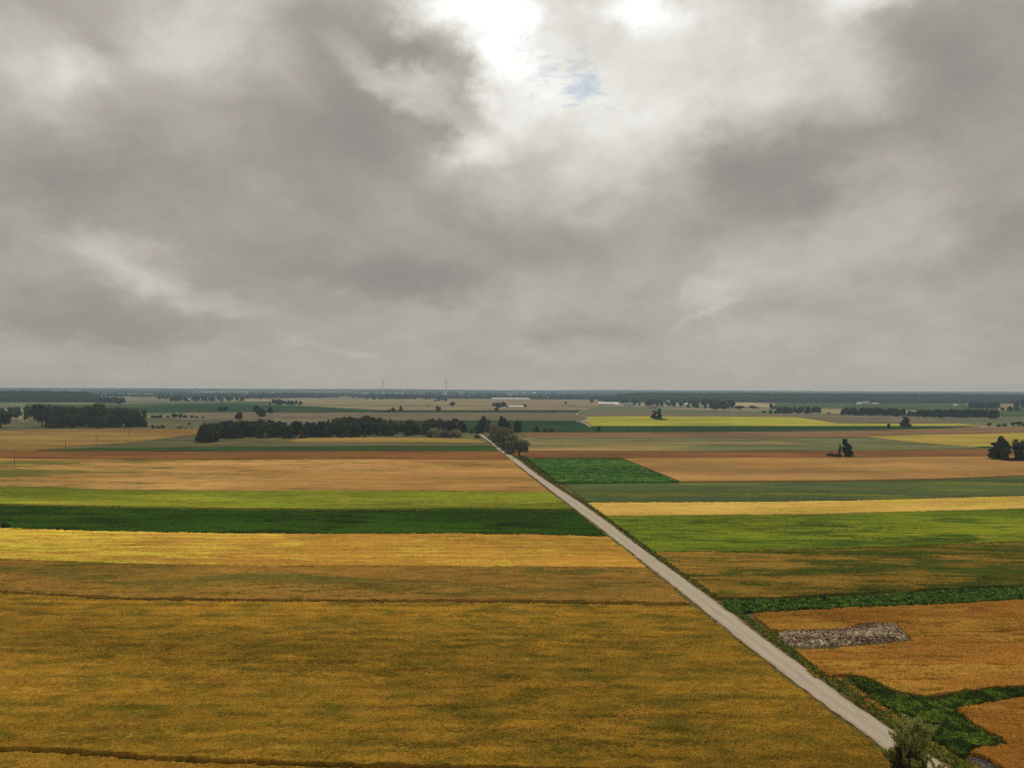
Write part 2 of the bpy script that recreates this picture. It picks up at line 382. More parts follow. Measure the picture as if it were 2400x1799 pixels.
tag(obj('road', mesh_np('road', [(a, b_, .032) for a, b_ in g_], [list(range(len(g_)))[::-1]], MAT['shoulder'])), 'worn gravel field entrance on the right edge of the road by the maize block', kind='structure')
# winding track far away
TR = [(1398,998.5),(1383,1000),(1366,988),(1377,981),(1379.5,978.5),(1366,974.5),(1352,972),(1352.6,968.5),(1361.5,964),(1370.5,960),(1387,954.5),(1410,950),(1440,948)]
def path_ribbon(name, pts, wd, z, mat):
    g = [Vector(at(*p, z)) for p in pts]
    v = []; 
    for i, p in enumerate(g):
        d = (g[min(i+1, len(g)-1)]-g[max(i-1, 0)]).normalized(); nrm = Vector((-d.y, d.x))
        v += [(*(p+nrm*wd/2), z), (*(p-nrm*wd/2), z)]
    f = [[2*i, 2*i+1, 2*i+3, 2*i+2] for i in range(len(g)-1)]
    return obj(name, mesh_np(name, v, f, mat))
o = path_ribbon('path', TR[1:], 3.6, .9, MAT['gravel']); o.location.z = -.0
tag(o, 'narrow winding dirt track beside the far yellow-green field', kind='structure')

# ------------------------------------------------------------------ fields
def densify(pl, step=60):
    out = []
    for a, b_ in zip(pl[:-1], pl[1:]):
        n = max(1, int(abs(b_[0]-a[0])/step))
        for i in range(n): out.append((a[0]+(b_[0]-a[0])*i/n, a[1]+(b_[1]-a[1])*i/n))
    out.append(pl[-1]); return out
SLAB = [0]
def slab(name, poly, h, mat, label, cat='field', jit=0.0):
    """crop of height h whose top outline is poly (photo pixels); solid down to the soil"""
    SLAB[0] += 1; h += SLAB[0]*.011
    g = [at(x, y, h) for x, y in poly]; n = len(g)
    if jit: g = [(a+random.gauss(0, jit), b_+random.gauss(0, jit)) for a, b_ in g]
    area = sum(g[i][0]*g[(i+1) % n][1]-g[(i+1) % n][0]*g[i][1] for i in range(n))
    if area < 0: g = g[::-1]
    v = [(a, b_, h) for a, b_ in g]+[(a, b_, -.05) for a, b_ in g]
    f = [list(range(n))]+[[i, n+i, n+(i+1) % n, (i+1) % n] for i in range(n)]
    o = obj(name, mesh_np(name, v, f, mat)); tag(o, label, cat, kind='stuff'); return o
def crop(name, poly, h, mat, label, cat='field', s=.5, amp=.12, big=.2, leaves=None, edge=.0, rowdir=None):
    """dense uneven crop: a fine grid clipped to the outline, with upright sides"""
    g = np.array([at(x, y, h) for x, y in poly])
    x0, y0 = g.min(0)-s; x1, y1 = g.max(0)+s
    X, Y = np.meshgrid(np.arange(x0, x1, s), np.arange(y0, y1, s))
    ex = X+edge*(vnoise(X*.5, Y*.5)-.5)*2; ey = Y+edge*(vnoise(X*.5+50, Y*.5+9)-.5)*2
    ins = inside(ex.ravel(), ey.ravel(), g).reshape(X.shape)
    cell = ins[:-1, :-1] & ins[1:, :-1] & ins[:-1, 1:] & ins[1:, 1:]
    used = np.zeros_like(ins); used[:-1, :-1] |= cell; used[1:, :-1] |= cell; used[:-1, 1:] |= cell; used[1:, 1:] |= cell
    idx = -np.ones(X.shape, int); idx[used] = np.arange(used.sum())
    xx = X[used]+rng.normal(0, s*.16, used.sum()); yy = Y[used]+rng.normal(0, s*.16, used.sum())
    zz = h+(fbm(xx*.12, yy*.35)-.5)*big*2+(vnoise(xx*1.1, yy*1.1)-.5)*amp*1.6+rng.normal(0, amp*.55, used.sum())
    j, i = np.nonzero(cell)
    F4 = np.c_[idx[j, i], idx[j, i+1], idx[j+1, i+1], idx[j+1, i]]
    V = np.c_[xx, yy, zz]; n = len(V)
    # skirt
    pad = np.pad(cell, 1)
    sk = []
    for dj, di, a, b_ in ((-1, 0, (0, 0), (0, 1)), (1, 0, (1, 1), (1, 0)), (0, -1, (1, 0), (0, 0)), (0, 1, (0, 1), (1, 1))):
        e = cell & ~pad[1+dj:1+dj+cell.shape[0], 1+di:1+di+cell.shape[1]]
        jj, ii = np.nonzero(e)
        sk.append(np.c_[idx[jj+a[0], ii+a[1]], idx[jj+b_[0], ii+b_[1]]])
    sk = np.concatenate(sk); low = V.copy(); low[:, 2] = -.05
    Fs = np.c_[sk[:, 1], sk[:, 0], sk[:, 0]+n, sk[:, 1]+n]
    V = np.r_[V, low]; Fa = np.r_[F4, Fs]
    if leaves:
        dens, size, up, top = leaves
        area = used.sum()*s*s; k = int(area*dens)
        pick = rng.integers(0, n, k); c0 = V[pick]+np.c_[rng.normal(0, s*.5, k), rng.normal(0, s*.5, k), rng.random(k)*top]
        a1 = rng.random(k)*2*np.pi; tl = rng.random(k)*1.1
        u = np.c_[np.cos(a1), np.sin(a1), np.zeros(k)]*size
        wv = np.c_[-np.sin(a1)*np.cos(tl), np.cos(a1)*np.cos(tl), np.sin(tl)+up]*size*rng.uniform(.6, 1.5, (k, 1))
        Lv = np.stack([c0-u*.5, c0+u*.5, c0+u*.35+wv, c0-u*.35+wv], 1).reshape(-1, 3)
        b0 = len(V); V = np.r_[V, Lv]; Fa = np.r_[Fa, b0+np.arange(4*k).reshape(-1, 4)]
    o = obj(name, mesh_np(name, V, Fa, mat)); tag(o, label, cat, kind='stuff'); return o
def line(*pts): return [tuple(p) for p in pts]
def band(top, bot): return densify(top)+densify(bot)[::-1]

XL, XR = -260, 2680     # how far the fields run beyond the frame
# --- left of the road, from the camera outwards
crop('wheat_field', band([(XL,1738),(0,1757),(175,1765),(346,1779),(529,1788),(900,1800),(1244,1807),(1700,1815),(RL(1822)-12,1822)], [(XL,1960),(RL(1960)-20,1960)]), .85,
     crop_mat('wheat_edge', (114, 88, 26), (130, 98, 34), (84, 76, 20), seed=1), 'brown-gold wheat at the bottom edge of the photo below the dark ditch line', s=.45, leaves=(7,.085,.7,.06))
WL = lambda y: RL(y)-3-(y-1100)*.008
crop('wheat_field', band([(XL,1367),(0,1388),(108,1394.5),(217,1401),(362,1406),(800,1410),(1044,1410.5),(1247,1412),(1410,1415),(1553,1417),(WL(1419)-2,1419)],
     [(XL,1728),(0,1747),(175,1755),(346,1769),(529,1778),(900,1790),(1244,1797),(1700,1804),(WL(1810),1810),(WL(1700),1700),(WL(1600),1600),(WL(1500),1500)]), .9,
     crop_mat('wheat_big', (122, 94, 30), (146, 110, 37), (92, 82, 25), pth=.55, psoft=.15, dark=(90, 78, 22), dth=.60, rows=(.065, .16), pscale=(.08, .17, 1), stx=(.09, .34, 1), dsc=(.13, .42, 1), grain=2.0, gamt=.40, streak=.25, bump=.25, seed=2, big=(.006, .02, 1)),
     'large brown-gold wheat field with greenish streaks filling the foreground left of the road', s=.45, amp=.16, big=.3, leaves=(7,.085,.7,.06), edge=.3)
crop('wheat_field', band([(XL,1300),(0,1309.6),(253,1318.6),(542,1326),(800,1326.5),(1162,1327),(WL(1330),1330)],
     [(XL,1362),(0,1383),(108,1389),(217,1395.5),(362,1400),(800,1404),(1044,1404),(1247,1405),(1410,1408),(1553,1410),(WL(1412)-2,1413),(WL(1370),1370)]), .95,
     crop_mat('wheat_dull', (138, 104, 46), (124, 94, 38), (92, 84, 34), pth=.56, psoft=.08, dark=(84, 72, 24), dth=.57, stx=(.08, .34, 1), dsc=(.11, .42, 1), pscale=(.02, .06, 1), streak=.25, grain=2, gamt=.45, seed=3),
     'dull brown wheat strip between the bright yellow strip and the large foreground field', s=.55, amp=.15, big=.3, edge=.3)
crop('wheat_field', band([(XL,1226),(0,1236),(253,1243.7),(506,1248),(800,1250),(1053,1248.7),(1270,1251.6),(WL(1256),1256)],
     [(XL,1298.5),(0,1308.8),(253,1317.8),(542,1325.2),(800,1325.7),(1162,1326.2),(WL(1329),1329)]), .9,
     crop_mat('wheat_bright', (156, 116, 48), (168, 126, 52), (200, 164, 60), rows=(.05, .12), pth=.62, psoft=.09, pscale=(.03, .18, 1), pside=(-40, -230, .19), dark=(118, 110, 30), dth=.60, streak=.22, grain=1.6, gamt=.35, seed=4),
     'bright yellow wheat strip below the dark green crop left of the road', s=.6, amp=.12, big=.2, edge=.4)
crop('potato_field', band([(XL,1178),(0,1184.5),(325,1190.5),(800,1196),(1053,1193.5),(1342,1196.5),(WL(1197),1197)],
     [(XL,1225),(0,1235),(253,1242.7),(506,1247),(800,1249),(1053,1247.7),(1270,1250.6),(WL(1255),1255)]), .6,
     crop_mat('potato_dark', (38, 62, 14), (52, 78, 18), (30, 46, 14), pth=.55, psoft=.1, pscale=(.03, .1, 1), streak=.22, grain=1.3, gamt=.6, bump=.35, seed=5),
     'dark green low crop strip left of the road above the bright yellow wheat', s=.7, amp=.2, big=.1, edge=.4)
crop('oat_field', band([(XL,1130),(0,1138),(253,1147),(542,1149),(800,1149),(1294,1151.5),(RL(1152)-6,1152)],
     [(XL,1173),(0,1180),(325,1186),(800,1192),(1053,1189.5),(1342,1192.5),(WL(1195),1193)]), .8,
     crop_mat('oat_green', (100, 108, 34), (124, 132, 36), (146, 140, 48), pth=.58, psoft=.1, pscale=(.012, .05, 1), dark=(80, 86, 22), dth=.60, streak=.22, grain=1.4, gamt=.35, seed=6),
     'light yellow-green oat strip directly above the dark green crop left of the road', s=.8, amp=.12, big=.15, edge=.3)
slab('wheat_field', band([(XL,1068),(0,1073),(195,1075),(480,1076.5),(880,1075.2),(1197,1076)], [(RL(1100)-6,1100),(RL(1151)-7,1151),(1200,1150.2),(542,1148.3),(253,1146.3),(0,1137.3),(XL,1129)][::-1]), .8,
     crop_mat('wheat_tan', (172, 134, 80), (156, 116, 64), (92, 90, 42), pth=.66, psoft=.04, pscale=(.010, .05, 1), pside=(-150, -330, .17), dark=(98, 92, 34), dth=.555, streak=.2, grain=1.2, gamt=.3, seed=7),
     'orange-tan wheat field with green weedy streaks at its left end, above the light green strip')
slab('ploughed_field', band([(XL,1052),(0,1054),(74,1056.5),(480,1057.5),(880,1056.5),(1168,1056.5)], [(1193,1075),(880,1073.8),(480,1075),(195,1073.5),(0,1071.5),(XL,1067)][::-1]), .5,
     crop_mat('rye_brown', (120, 82, 44), (112, 74, 42), (126, 92, 48), streak=.15, gamt=.2, seed=8), 'narrow red-brown strip across the left side below the dark green strip')
slab('clover_field', band([(84,1055.5),(217,1049),(440,1047.5),(880,1044.5),(1152,1044.5)], [(1166,1056),(880,1055.8),(480,1056.8),(84,1056)][::-1]), .35,
     crop_mat('clover', (50, 62, 36), (44, 78, 26), (60, 60, 40), streak=.15, gamt=.3, seed=9, pside=(200, -500, .1)), 'thin dark green strip tapering to a point on the left above the brown strip')
slab('meadow', band([(84,1055),(195,1044.5),(308,1037),(466,1016),(520,1010),(880,1010),(1112,1012),(1122,1017)], [(1150,1044),(880,1044),(440,1047),(217,1048.5),(90,1054.6)][::-1]), .25,
     crop_mat('meadow', (84, 82, 62), (96, 92, 56), (80, 84, 46), pscale=(.006, .02, 1), streak=.15, gamt=.25, seed=10), 'grey-green meadow in front of the dark grove left of the road')
slab('stubble_field', band([(700,1026.5),(900,1024.5),(1100,1027),(1120,1029)], [(1138,1036),(1060,1036),(900,1036),(680,1034)][::-1]), .4,
     crop_mat('stubble_yellow', (150, 120, 62), (132, 112, 56), (110, 100, 48), streak=.15, gamt=.25, seed=11), 'pale yellow strip along the right part of the dark grove')
slab('stubble_field', band([(XL,1008),(0,1009),(152,1005.4),(466,1004.5)], [(466,1015.5),(308,1036.5),(195,1044),(74,1055.5),(0,1053),(XL,1051)][::-1]), .5,
     crop_mat('stubble_tan', (138, 112, 62), (126, 96, 52), (120, 108, 52), pscale=(.005, .03, 1), streak=.2, gamt=.25, seed=12), 'yellow-tan stubble field with the wooden power poles at the far left')
slab('meadow', band([(XL,985),(0,984),(330,978),(600,978)], [(560,1004),(466,1004),(152,1004.8),(0,1008),(XL,1007)][::-1]), .2,
     crop_mat('meadow_far', (92, 88, 66), (80, 86, 58), (104, 94, 68), pscale=(.005, .03, 1), seed=13, gamt=.2), 'dull green-brown meadow around the left cluster of trees')
# far bands behind the groves, left and middle
fb = lambda i, c1, c2, p: crop_mat('far_strip_%d' % i, c1, c2, p, pscale=(.003, .02, 1), streak=.12, gamt=.15, seed=20+i, grain=.6, bump=.1)
mauve = fb(1, (108, 96, 78), (99, 90, 72), (114, 98, 80)); dgreen = fb(2, (34, 54, 30), (44, 68, 32), (48, 58, 38))
tanf = fb(3, (134, 116, 86), (122, 107, 80), (128, 113, 78)); palef = fb(4, (158, 140, 108), (148, 131, 99), (154, 136, 103))
midg = fb(5, (54, 74, 44), (66, 80, 46), (78, 84, 50)); greyg = fb(6, (96, 98, 74), (88, 92, 70), (104, 102, 76))
slab('stubble_field', band([(440,965.5),(700,966),(1000,966.5),(1340,966.5),(1362,970)], [(1385,985),(1000,984),(700,983),(420,983)][::-1]), .2, mauve, 'grey-brown stubble field running behind the central grove')
slab('beet_field', band([(440,946),(560,946),(690,950),(900,961),(1340,960.5),(1364,962)], [(1350,966),(1000,966),(700,965.4),(200,966),(240,960)][::-1]), .4, dgreen, 'long thin dark green strip above the grey-brown stubble behind the grove')
slab('stubble_field', band([(700,952),(1000,951.3),(1300,951),(1372,955)], [(1366,960),(1340,960.2),(900,960.5),(640,955)][::-1]), .3, tanf, 'pale brown strip behind the central dark grove, left of the winding track')
slab('stubble_field', band([(300,958.5),(400,952.5),(470,947.5),(566,947.2)], [(566,949),(480,953.5),(400,957),(330,960)][::-1]), .3, palef, 'pale tan wedge of stubble behind the tree cluster on the left')
slab('stubble_field', band([(700,940),(900,937.5),(1000,936),(1330,936),(1400,939)], [(1400,947),(1300,949.6),(1000,949.6),(840,949),(690,945)][::-1]), .3, tanf, 'wide pale stubble field in the middle distance left of the white farm halls')
slab('beet_field', band([(1253,931.6),(1405,931.3)], [(1408,935.5),(1253,936)][::-1]), .4, midg, 'narrow green strip left of the far woods on the right')
slab('beet_field', band([(60,946),(240,946.5),(430,944.5),(640,941)], [(690,946),(560,946.5),(430,948),(300,958),(200,960),(60,950)][::-1]), .3, midg, 'green field behind the tree cluster on the left')
slab('beet_field', band([(880,984.5),(1000,984.8),(1345,985),(1384,1000)], [(1340,1013),(1210,1012.5),(1000,1012),(880,1011)][::-1]), .5, dgreen, 'dark green field behind the willow row, left of the winding track end')
# --- right of the road
VR = lambda y: RR(y)+14+(y-1050)*.03
slab('beet_field', band([(1386,998.6),(1640,998),(2040,998.4),(2180,999),(2296,998.4)], [(2180,1004),(2040,1007.5),(1700,1011.5),(1340,1012.5),(1375,1003)][::-1]), .5, dgreen, 'long dark green strip under the far yellow-green field')
slab('rapeseed_field', band([(1380,975.5),(1500,975),(1640,975.8),(1866,976.7),(1965,992),(2253,992.3)], [(2296,996),(2040,997.6),(1640,997.4),(1388,997.6),(1372,987)][::-1]), .5,
     crop_mat('yellowgreen', (150, 146, 54), (136, 138, 44), (164, 150, 62), pscale=(.004, .02, 1), streak=.15, gamt=.15, seed=31), 'bright yellow-green field with a dark double tree standing in it')
slab('stubble_field', band([(1356,966.5),(1500,966),(1700,968),(1893,970),(2000,972),(2108,976),(2180,983),(2235,988.5)], [(2253,991.6),(1966,991.4),(1868,976),(1640,975),(1500,974.4),(1384,974.6),(1362,971)][::-1]), .2, mauve, 'grey-brown stubble field wrapping above the far yellow-green field')
slab('meadow', band([(1392,954.5),(1480,951),(1560,958),(1900,969),(2350,978),(XR,974)], [(XR,996),(2400,998),(2297,995.5),(2254,991),(2236,988),(2180,982.5),(2108,975.5),(2000,971.5),(1893,969.5),(1700,967.5),(1500,965.6),(1358,965.8)][::-1]), .2, greyg, 'grey-green grassland in front of the hamlet and tree rows on the right')
slab('meadow', band([(1720,942.5),(1900,944),(2217,946),(2343,946.5),(XR,950)], [(XR,972),(2350,976),(2100,958),(1900,954),(1750,952)][::-1]), .25, midg, 'flat green meadow at the foot of the far woods on the right')
slab('stubble_field', band([(1670,942.5),(1740,942.5),(1815,945)], [(1815,955),(1730,952),(1670,948)][::-1]), .3, palef, 'pale tan stubble patch behind the hamlet trees')
slab('stubble_field', band([(2337,946),(2382,946)], [(2385,962),(2340,963)][::-1]), .3, tanf, 'small tan field patch beside the woods at the right edge')
slab('stubble_field', band([(1215,1013),(1400,1013),(1700,1012),(2040,1008),(2181,1004.5),(2400,999.5),(XR,990)], [(XR,1005),(2400,1013),(2163,1018),(2001,1023.5),(1911,1025),(1821,1026.5),(1640,1024.4),(1300,1024.5),(1240,1024.5)][::-1]), .25,
     crop_mat('brown_strip', (112, 92, 68), (118, 84, 60), (116, 108, 80), pscale=(.006, .04, 1), streak=.2, gamt=.2, seed=32), 'grey-brown strip under the long dark green strip on the right')
slab('barley_field', band([(2027,1022.3),(2163,1018.6),(2400,1013.6),(XR,1006)], [(XR,1036),(2400,1043.5),(2282,1046),(2199,1040),(2126,1033.7)][::-1]), .5,
     crop_mat('barley_far', (158, 136, 64), (140, 130, 52), (150, 126, 66), pscale=(.006, .03, 1), seed=33, gamt=.2), 'yellow-tan barley wedge at the right edge behind the dark trees')
slab('beet_field', band([(2282,1046.5),(2400,1044),(XR,1037)], [(XR,1048),(2400,1051),(2310,1051)][::-1]), .4, dgreen, 'thin dark green wedge behind the dark trees at the right edge')
slab('barley_field', band([(1230,1025.5),(1300,1025.7),(1640,1025.6),(1821,1027.7),(1911,1026.2),(2001,1024.7),(2027,1023),(2126,1034.3),(2199,1040.7),(2282,1046.7),(2330,1051)], [(2282,1051.5),(2000,1055.5),(1640,1056.3),(1300,1056),(1190,1056)][::-1]), .5,
     crop_mat('barley_mixed', (148, 118, 78), (122, 112, 72), (94, 98, 66), pth=.50, psoft=.1, pscale=(.005, .02, 1), pside=(100, 500, .12), streak=.18, gamt=.2, seed=34), 'wide field fading from orange-tan to grey-green, right of the willow row')
slab('ploughed_field', band([(1192,1057),(1300,1057),(1640,1057.3),(2000,1056.3),(2282,1052.2),(XR,1045)], [(XR,1062),(2400,1067),(2000,1070.5),(1640,1071.5),(1400,1072),(1218,1072)][::-1]), .5,
     crop_mat('rye_red', (122, 84, 50), (108, 76, 48), (120, 84, 48), streak=.15, gamt=.2, seed=35), 'long red-brown strip right of the willow row above the green maize block')
slab('wheat_field', band([(1460,1073),(1640,1072.2),(2000,1071.2),(2400,1067.7),(XR,1063)], [(XR,1103),(2400,1113),(2192,1120.6),(1907,1125.5),(1594,1126.7)][::-1]), .8,
     crop_mat('wheat_right', (152, 118, 72), (140, 106, 60), (148, 124, 70), pscale=(.006, .03, 1), streak=.16, gamt=.25, seed=36), 'tan wheat field between the green maize block and the right edge trees')
crop('maize_field', [(1236,1073.5),(1350,1073.5),(1456,1074),(1525,1101),(1592,1127.5),(1450,1129),(1306,1129.5),(1270,1100)], 1.5,
     crop_mat('maize', (42, 74, 20), (52, 86, 26), (86, 112, 62), pth=.56, psoft=.08, pscale=(.10, .22, 1), grain=1.2, gamt=.7, rows=(.20, .25), streak=.2, bump=.4, seed=37),
     'small block of vivid green maize beside the road', s=1.1, amp=.45, big=.2)
crop('beet_field', band([(1320,1131.5),(1592,1129.5),(1907,1128.5),(2192,1123.6),(2400,1116),(XR,1106)], [(XR,1150),(2400,1160.5),(2029,1170.5),(1744,1175),(1500,1175.7),(VR(1176)-2,1176),(1340,1148)][::-1]), .45,
     crop_mat('bluegreen', (80, 92, 48), (70, 82, 52), (106, 106, 44), pth=.58, pscale=(.01, .05, 1), dark=(44, 58, 26), dth=.62, streak=.18, gamt=.35, seed=38), 'blue-green strip under the tan wheat and maize on the right of the road', s=.9, amp=.12, big=.1, edge=.3)
crop('barley_field', band([(VR(1177)-2,1177),(1500,1176.3),(1744,1175.6),(2029,1171.2),(2400,1161.2),(XR,1151)], [(XR,1180),(2400,1190.6),(1907,1203.6),(1500,1207),(VR(1207)-4,1207)][::-1]), .8,
     crop_mat('barley_pale', (188, 154, 80), (176, 144, 72), (182, 166, 54), pth=.58, psoft=.08, pscale=(.03, .12, 1), dark=(130, 112, 40), dth=.62, streak=.2, gamt=.35, seed=39), 'narrow pale yellow barley strip between two green strips on the right', s=.8, amp=.12, big=.15, edge=.3)
crop('oat_field', band([(VR(1208)-4,1208),(1500,1207.8),(1907,1204.4),(2400,1191.5),(XR,1181)], [(XR,1252),(2400,1267),(2110,1280),(1825,1288),(1537,1292),(VR(1292)-4,1292),(VR(1250)-5,1250)][::-1]), .75,
     crop_mat('oat_right', (88, 102, 26), (114, 120, 30), (58, 76, 24), pth=.56, psoft=.08, pscale=(.02, .07, 1), dark=(58, 72, 16), dth=.58, streak=.24, gamt=.38, seed=40), 'broad yellow-green oat field under the pale barley strip on the right', s=.7, amp=.13, big=.2, edge=.4)
crop('mixed_crop_field', band([(VR(1293)-4,1293),(1537,1292.8),(1825,1288.8),(2110,1280.8),(2400,1268),(XR,1253)], [(XR,1350),(2400,1369.6),(2192,1380),(1948,1393),(1800,1398),(1675,1399),(VR(1394)-3,1394),(VR(1340)-5,1340)][::-1]), .85,
     crop_mat('mixed_crop', (134, 104, 42), (116, 90, 34), (62, 70, 22), pth=.575, psoft=.09, pscale=(.03, .11, 1), pside=(50, 140, .12), dark=(44, 54, 14), dth=.6, streak=.28, gamt=.42, bump=.3, seed=41), 'golden field with dark green weedy patches on the right half, above the leafy green strip', s=.55, amp=.15, big=.3, edge=.3)
crop('potato_field', [(1690,1403),(1800,1402),(1948,1397),(2192,1384),(2400,1373.5),(XR,1352),(XR,1384),(2400,1400),(2192,1412),(1948,1421),(1777,1430.6),(1728,1436),(1700,1422)], .55,
     crop_mat('potato_leafy', (58, 84, 30), (84, 108, 44), (30, 46, 18), pth=.55, psoft=.05, pscale=(.5, .5, 1), grain=.9, gamt=.7, streak=.1, bump=.4, seed=42), 'narrow strip of bushy dark green potato plants right of the road', s=.45, amp=.22, big=.15, leaves=(7, .26, .3, .12), edge=.3)
crop('wheat_field', [(1765,1437),(1790,1433),(1948,1424),(2192,1415),(2400,1403),(XR,1385),(XR,1600),(2400,1607),(2340,1608),(2251,1617),(2171,1628),(2106,1617),(2066,1602),(2030,1582),(1975,1579),(1945,1584),(1918,1564),(1890,1542),(1862,1519),(1925,1519),(2070,1508),(2136,1498),(2120,1478),(2105,1465),(2063,1457),(2016,1462),(1980,1471),(1822,1477),(1800,1470)], .8,
     crop_mat('wheat_orange', (146, 102, 42), (130, 86, 32), (160, 122, 50), pth=.55, psoft=.12, pscale=(.02, .06, 1), streak=.2, grain=2.2, gamt=.42, seed=43, bump=.3, stx=(.08, .34, 1), dark=(112, 80, 24), dth=.57, dsc=(.1, .4, 1)), 'orange-gold wheat field surrounding the straw heap at the lower right', s=.4, amp=.14, big=.25, leaves=(7,.085,.7,.06), edge=.3)
crop('wheat_field', [(2240,1658.5),(2309,1643),(2400,1631),(XR,1610),(XR,1960),(2450,1960),(2370,1810),(2323,1776),(2273,1757),(2287,1750),(2363,1743),(2352,1727),(2269,1687)], .8,
     crop_mat('wheat_corner', (138, 94, 36), (124, 82, 30), (148, 106, 42), streak=.2, grain=2.2, gamt=.42, seed=44, bump=.3, stx=(.09, .34, 1), dark=(104, 74, 22), dth=.57, dsc=(.12, .4, 1)), 'orange-brown wheat at the lower right corner beyond the green weed band', s=.4, amp=.14, big=.25, leaves=(7,.085,.7,.06), edge=.3)
WEED = crop_mat('weeds', (54, 74, 24), (80, 94, 32), (34, 48, 18), pth=.5, psoft=.08, pscale=(.3, .3, 1), grain=1.4, gamt=.7, streak=.1, bump=.4, seed=45)
crop('weeds', [(1985,1572),(2030,1584),(2066,1606),(2106,1621),(2171,1632),(2251,1620),(2340,1610),(2400,1609),(XR,1603),(XR,1608),(2400,1629),(2309,1641),(2240,1657),(2269,1688),(2352,1728),(2363,1741),(2287,1749),(2262,1772),(2240,1764),(2200,1738),(2142,1697),(2085,1657),(2052,1638),(2010,1600)], .6, WEED,
     'band of tall dark green weeds running diagonally between the wheat fields at the lower right', 'weeds', s=.5, amp=.2, big=.35, leaves=(9, .17, .4, .12), edge=.35)
crop('grass', [(1742,1447),(1795,1473),(1825,1483),(1838,1512),(1860,1532),(1905,1586),(1980,1582),(2008,1602),(2050,1640),(2085,1660),(2142,1700),(2200,1742),(2262,1776),(2330,1808),(2420,1900),(2380,1900),(2229,1790),(2110,1712),(2035,1662),(1940,1594),(1850,1527),(1794,1487),(1735,1440)], .25,
     crop_mat('verge_grass', (128, 94, 38), (96, 88, 32), (56, 68, 22), pth=.54, psoft=.08, pscale=(.25, .25, 1), grain=2, gamt=.5, seed=46), 'rough olive grass verge between the gravel road and the weeds at the lower right', 'grass', s=.5, amp=.14, big=.3, leaves=(5, .2, .6, .1), edge=.3)
# green strip hugging the right edge of the road
def vergestrip(y0, y1, o0, o1, h, mat, label, lv, s=.5):
    ys_ = np.linspace(y0, y1, 24)
    a = [(RR(y)+o0(y), y) for y in ys_]; b_ = [(RR(y)+o1(y), y) for y in ys_]
    crop('grass', a+b_[::-1], h, mat, label, 'grass', s=s, amp=.15, big=.25, leaves=lv, edge=.3)
VG = crop_mat('verge_green', (64, 76, 26), (78, 84, 32), (112, 98, 48), pth=.6, pscale=(.3, .3, 1), grain=2, gamt=.6, seed=47)
vergestrip(1135, 1398, lambda y: 7+(y-1100)*.008, lambda y: 12+(y-1100)*.030, .4, VG, 'narrow dark grass verge on the right side of the gravel road in the middle distance', (2, .3, .4, .1), .6)
vergestrip(1440, 1790, lambda y: 9+(y-1100)*.008, lambda y: 30+(y-1400)*.05, .35, VG, 'green grass verge along the right side of the gravel road in the foreground', (6, .22, .5, .1), .45)
crop('weeds', [(1214,1070),(1236,1072),(1268,1101),(1304,1130),(1296,1131),(1282,1122),(1250,1098),(1228,1082)], .7, VG, 'dark weedy wedge between the road and the maize block', 'weeds', s=.9, amp=.3, big=.4, leaves=(1.0, .6, .4, .3))
# left roadside grass
ysl = np.linspace(1440, 1900, 30)

# ------------------------------------------------------------------ straw heap and soil
def heap(poly, h, name, label, cat, c1, c2, c3, dens, size):
    g = np.array([at(x, y, .2) for x, y in poly]); s = .3
    X, Y = np.meshgrid(np.arange(g[:, 0].min(), g[:, 0].max(), s), np.arange(g[:, 1].min(), g[:, 1].max(), s))
    ins = inside(X.ravel(), Y.ravel(), g).reshape(X.shape)
    d = np.zeros(X.shape); cur = ins.copy()
    for _ in range(9):
        d += cur; p = np.pad(cur, 1); cur = cur & p[2:, 1:-1] & p[:-2, 1:-1] & p[1:-1, 2:] & p[1:-1, :-2]
    prof = np.minimum(d/7, 1)**.6
    Z = prof*h*(.25+1.1*fbm(X*.45, Y*.45, 4)+.9*(vnoise(X*1.3, Y*1.3)-.35)) + rng.normal(0, .06, X.shape)*prof
    Z = np.where(ins, Z, -.1)
    idx = np.arange(X.size).reshape(X.shape)
    F4 = np.stack([idx[:-1, :-1], idx[:-1, 1:], idx[1:, 1:], idx[1:, :-1]], -1).reshape(-1, 4)
    keep = (ins[:-1, :-1] | ins[:-1, 1:] | ins[1:, 1:] | ins[1:, :-1]).ravel(); F4 = F4[keep]
    V = np.c_[X.ravel(), Y.ravel(), Z.ravel()]
    k = int(ins.sum()*s*s*dens); ii = np.nonzero(ins.ravel())[0]; pk = ii[rng.integers(0, len(ii), k)]
    c0 = V[pk]+rng.normal(0, .12, (k, 3))*[1, 1, .4]; a = rng.random(k)*6.28; tl = rng.normal(.25, .35, k)
    u = np.c_[np.cos(a)*np.cos(tl), np.sin(a)*np.cos(tl), np.sin(tl)]*size*rng.uniform(.6, 1.6, (k, 1)); wv = np.c_[-np.sin(a), np.cos(a), rng.normal(0, .5, k)]*size*.16
    Lv = np.stack([c0-wv, c0+wv, c0+u+wv*.6, c0+u-wv*.6], 1).reshape(-1, 3)
    b0 = len(V); V = np.r_[V, Lv]; Fa = np.r_[F4, b0+np.arange(4*k).reshape(-1, 4)]
    m, t, b = newmat(name); P = worldpos(t)
    n = M(t, 'ADD', noise(t, P, 1.5, 6, .8, .8), M(t, 'MULTIPLY', M(t, 'SUBTRACT', noise(t, mapped(t, P, (.12, .3, 1)), 1.0, 3, .6), .5), .5))
    t.links.new(ramp(t, n, [(.36, alb(c1)), (.48, alb(c2)), (.60, alb(c3))]), b.inputs['Base Color'])
    o = obj(name, mesh_np(name, V, Fa, m)); tag(o, label, cat); return o
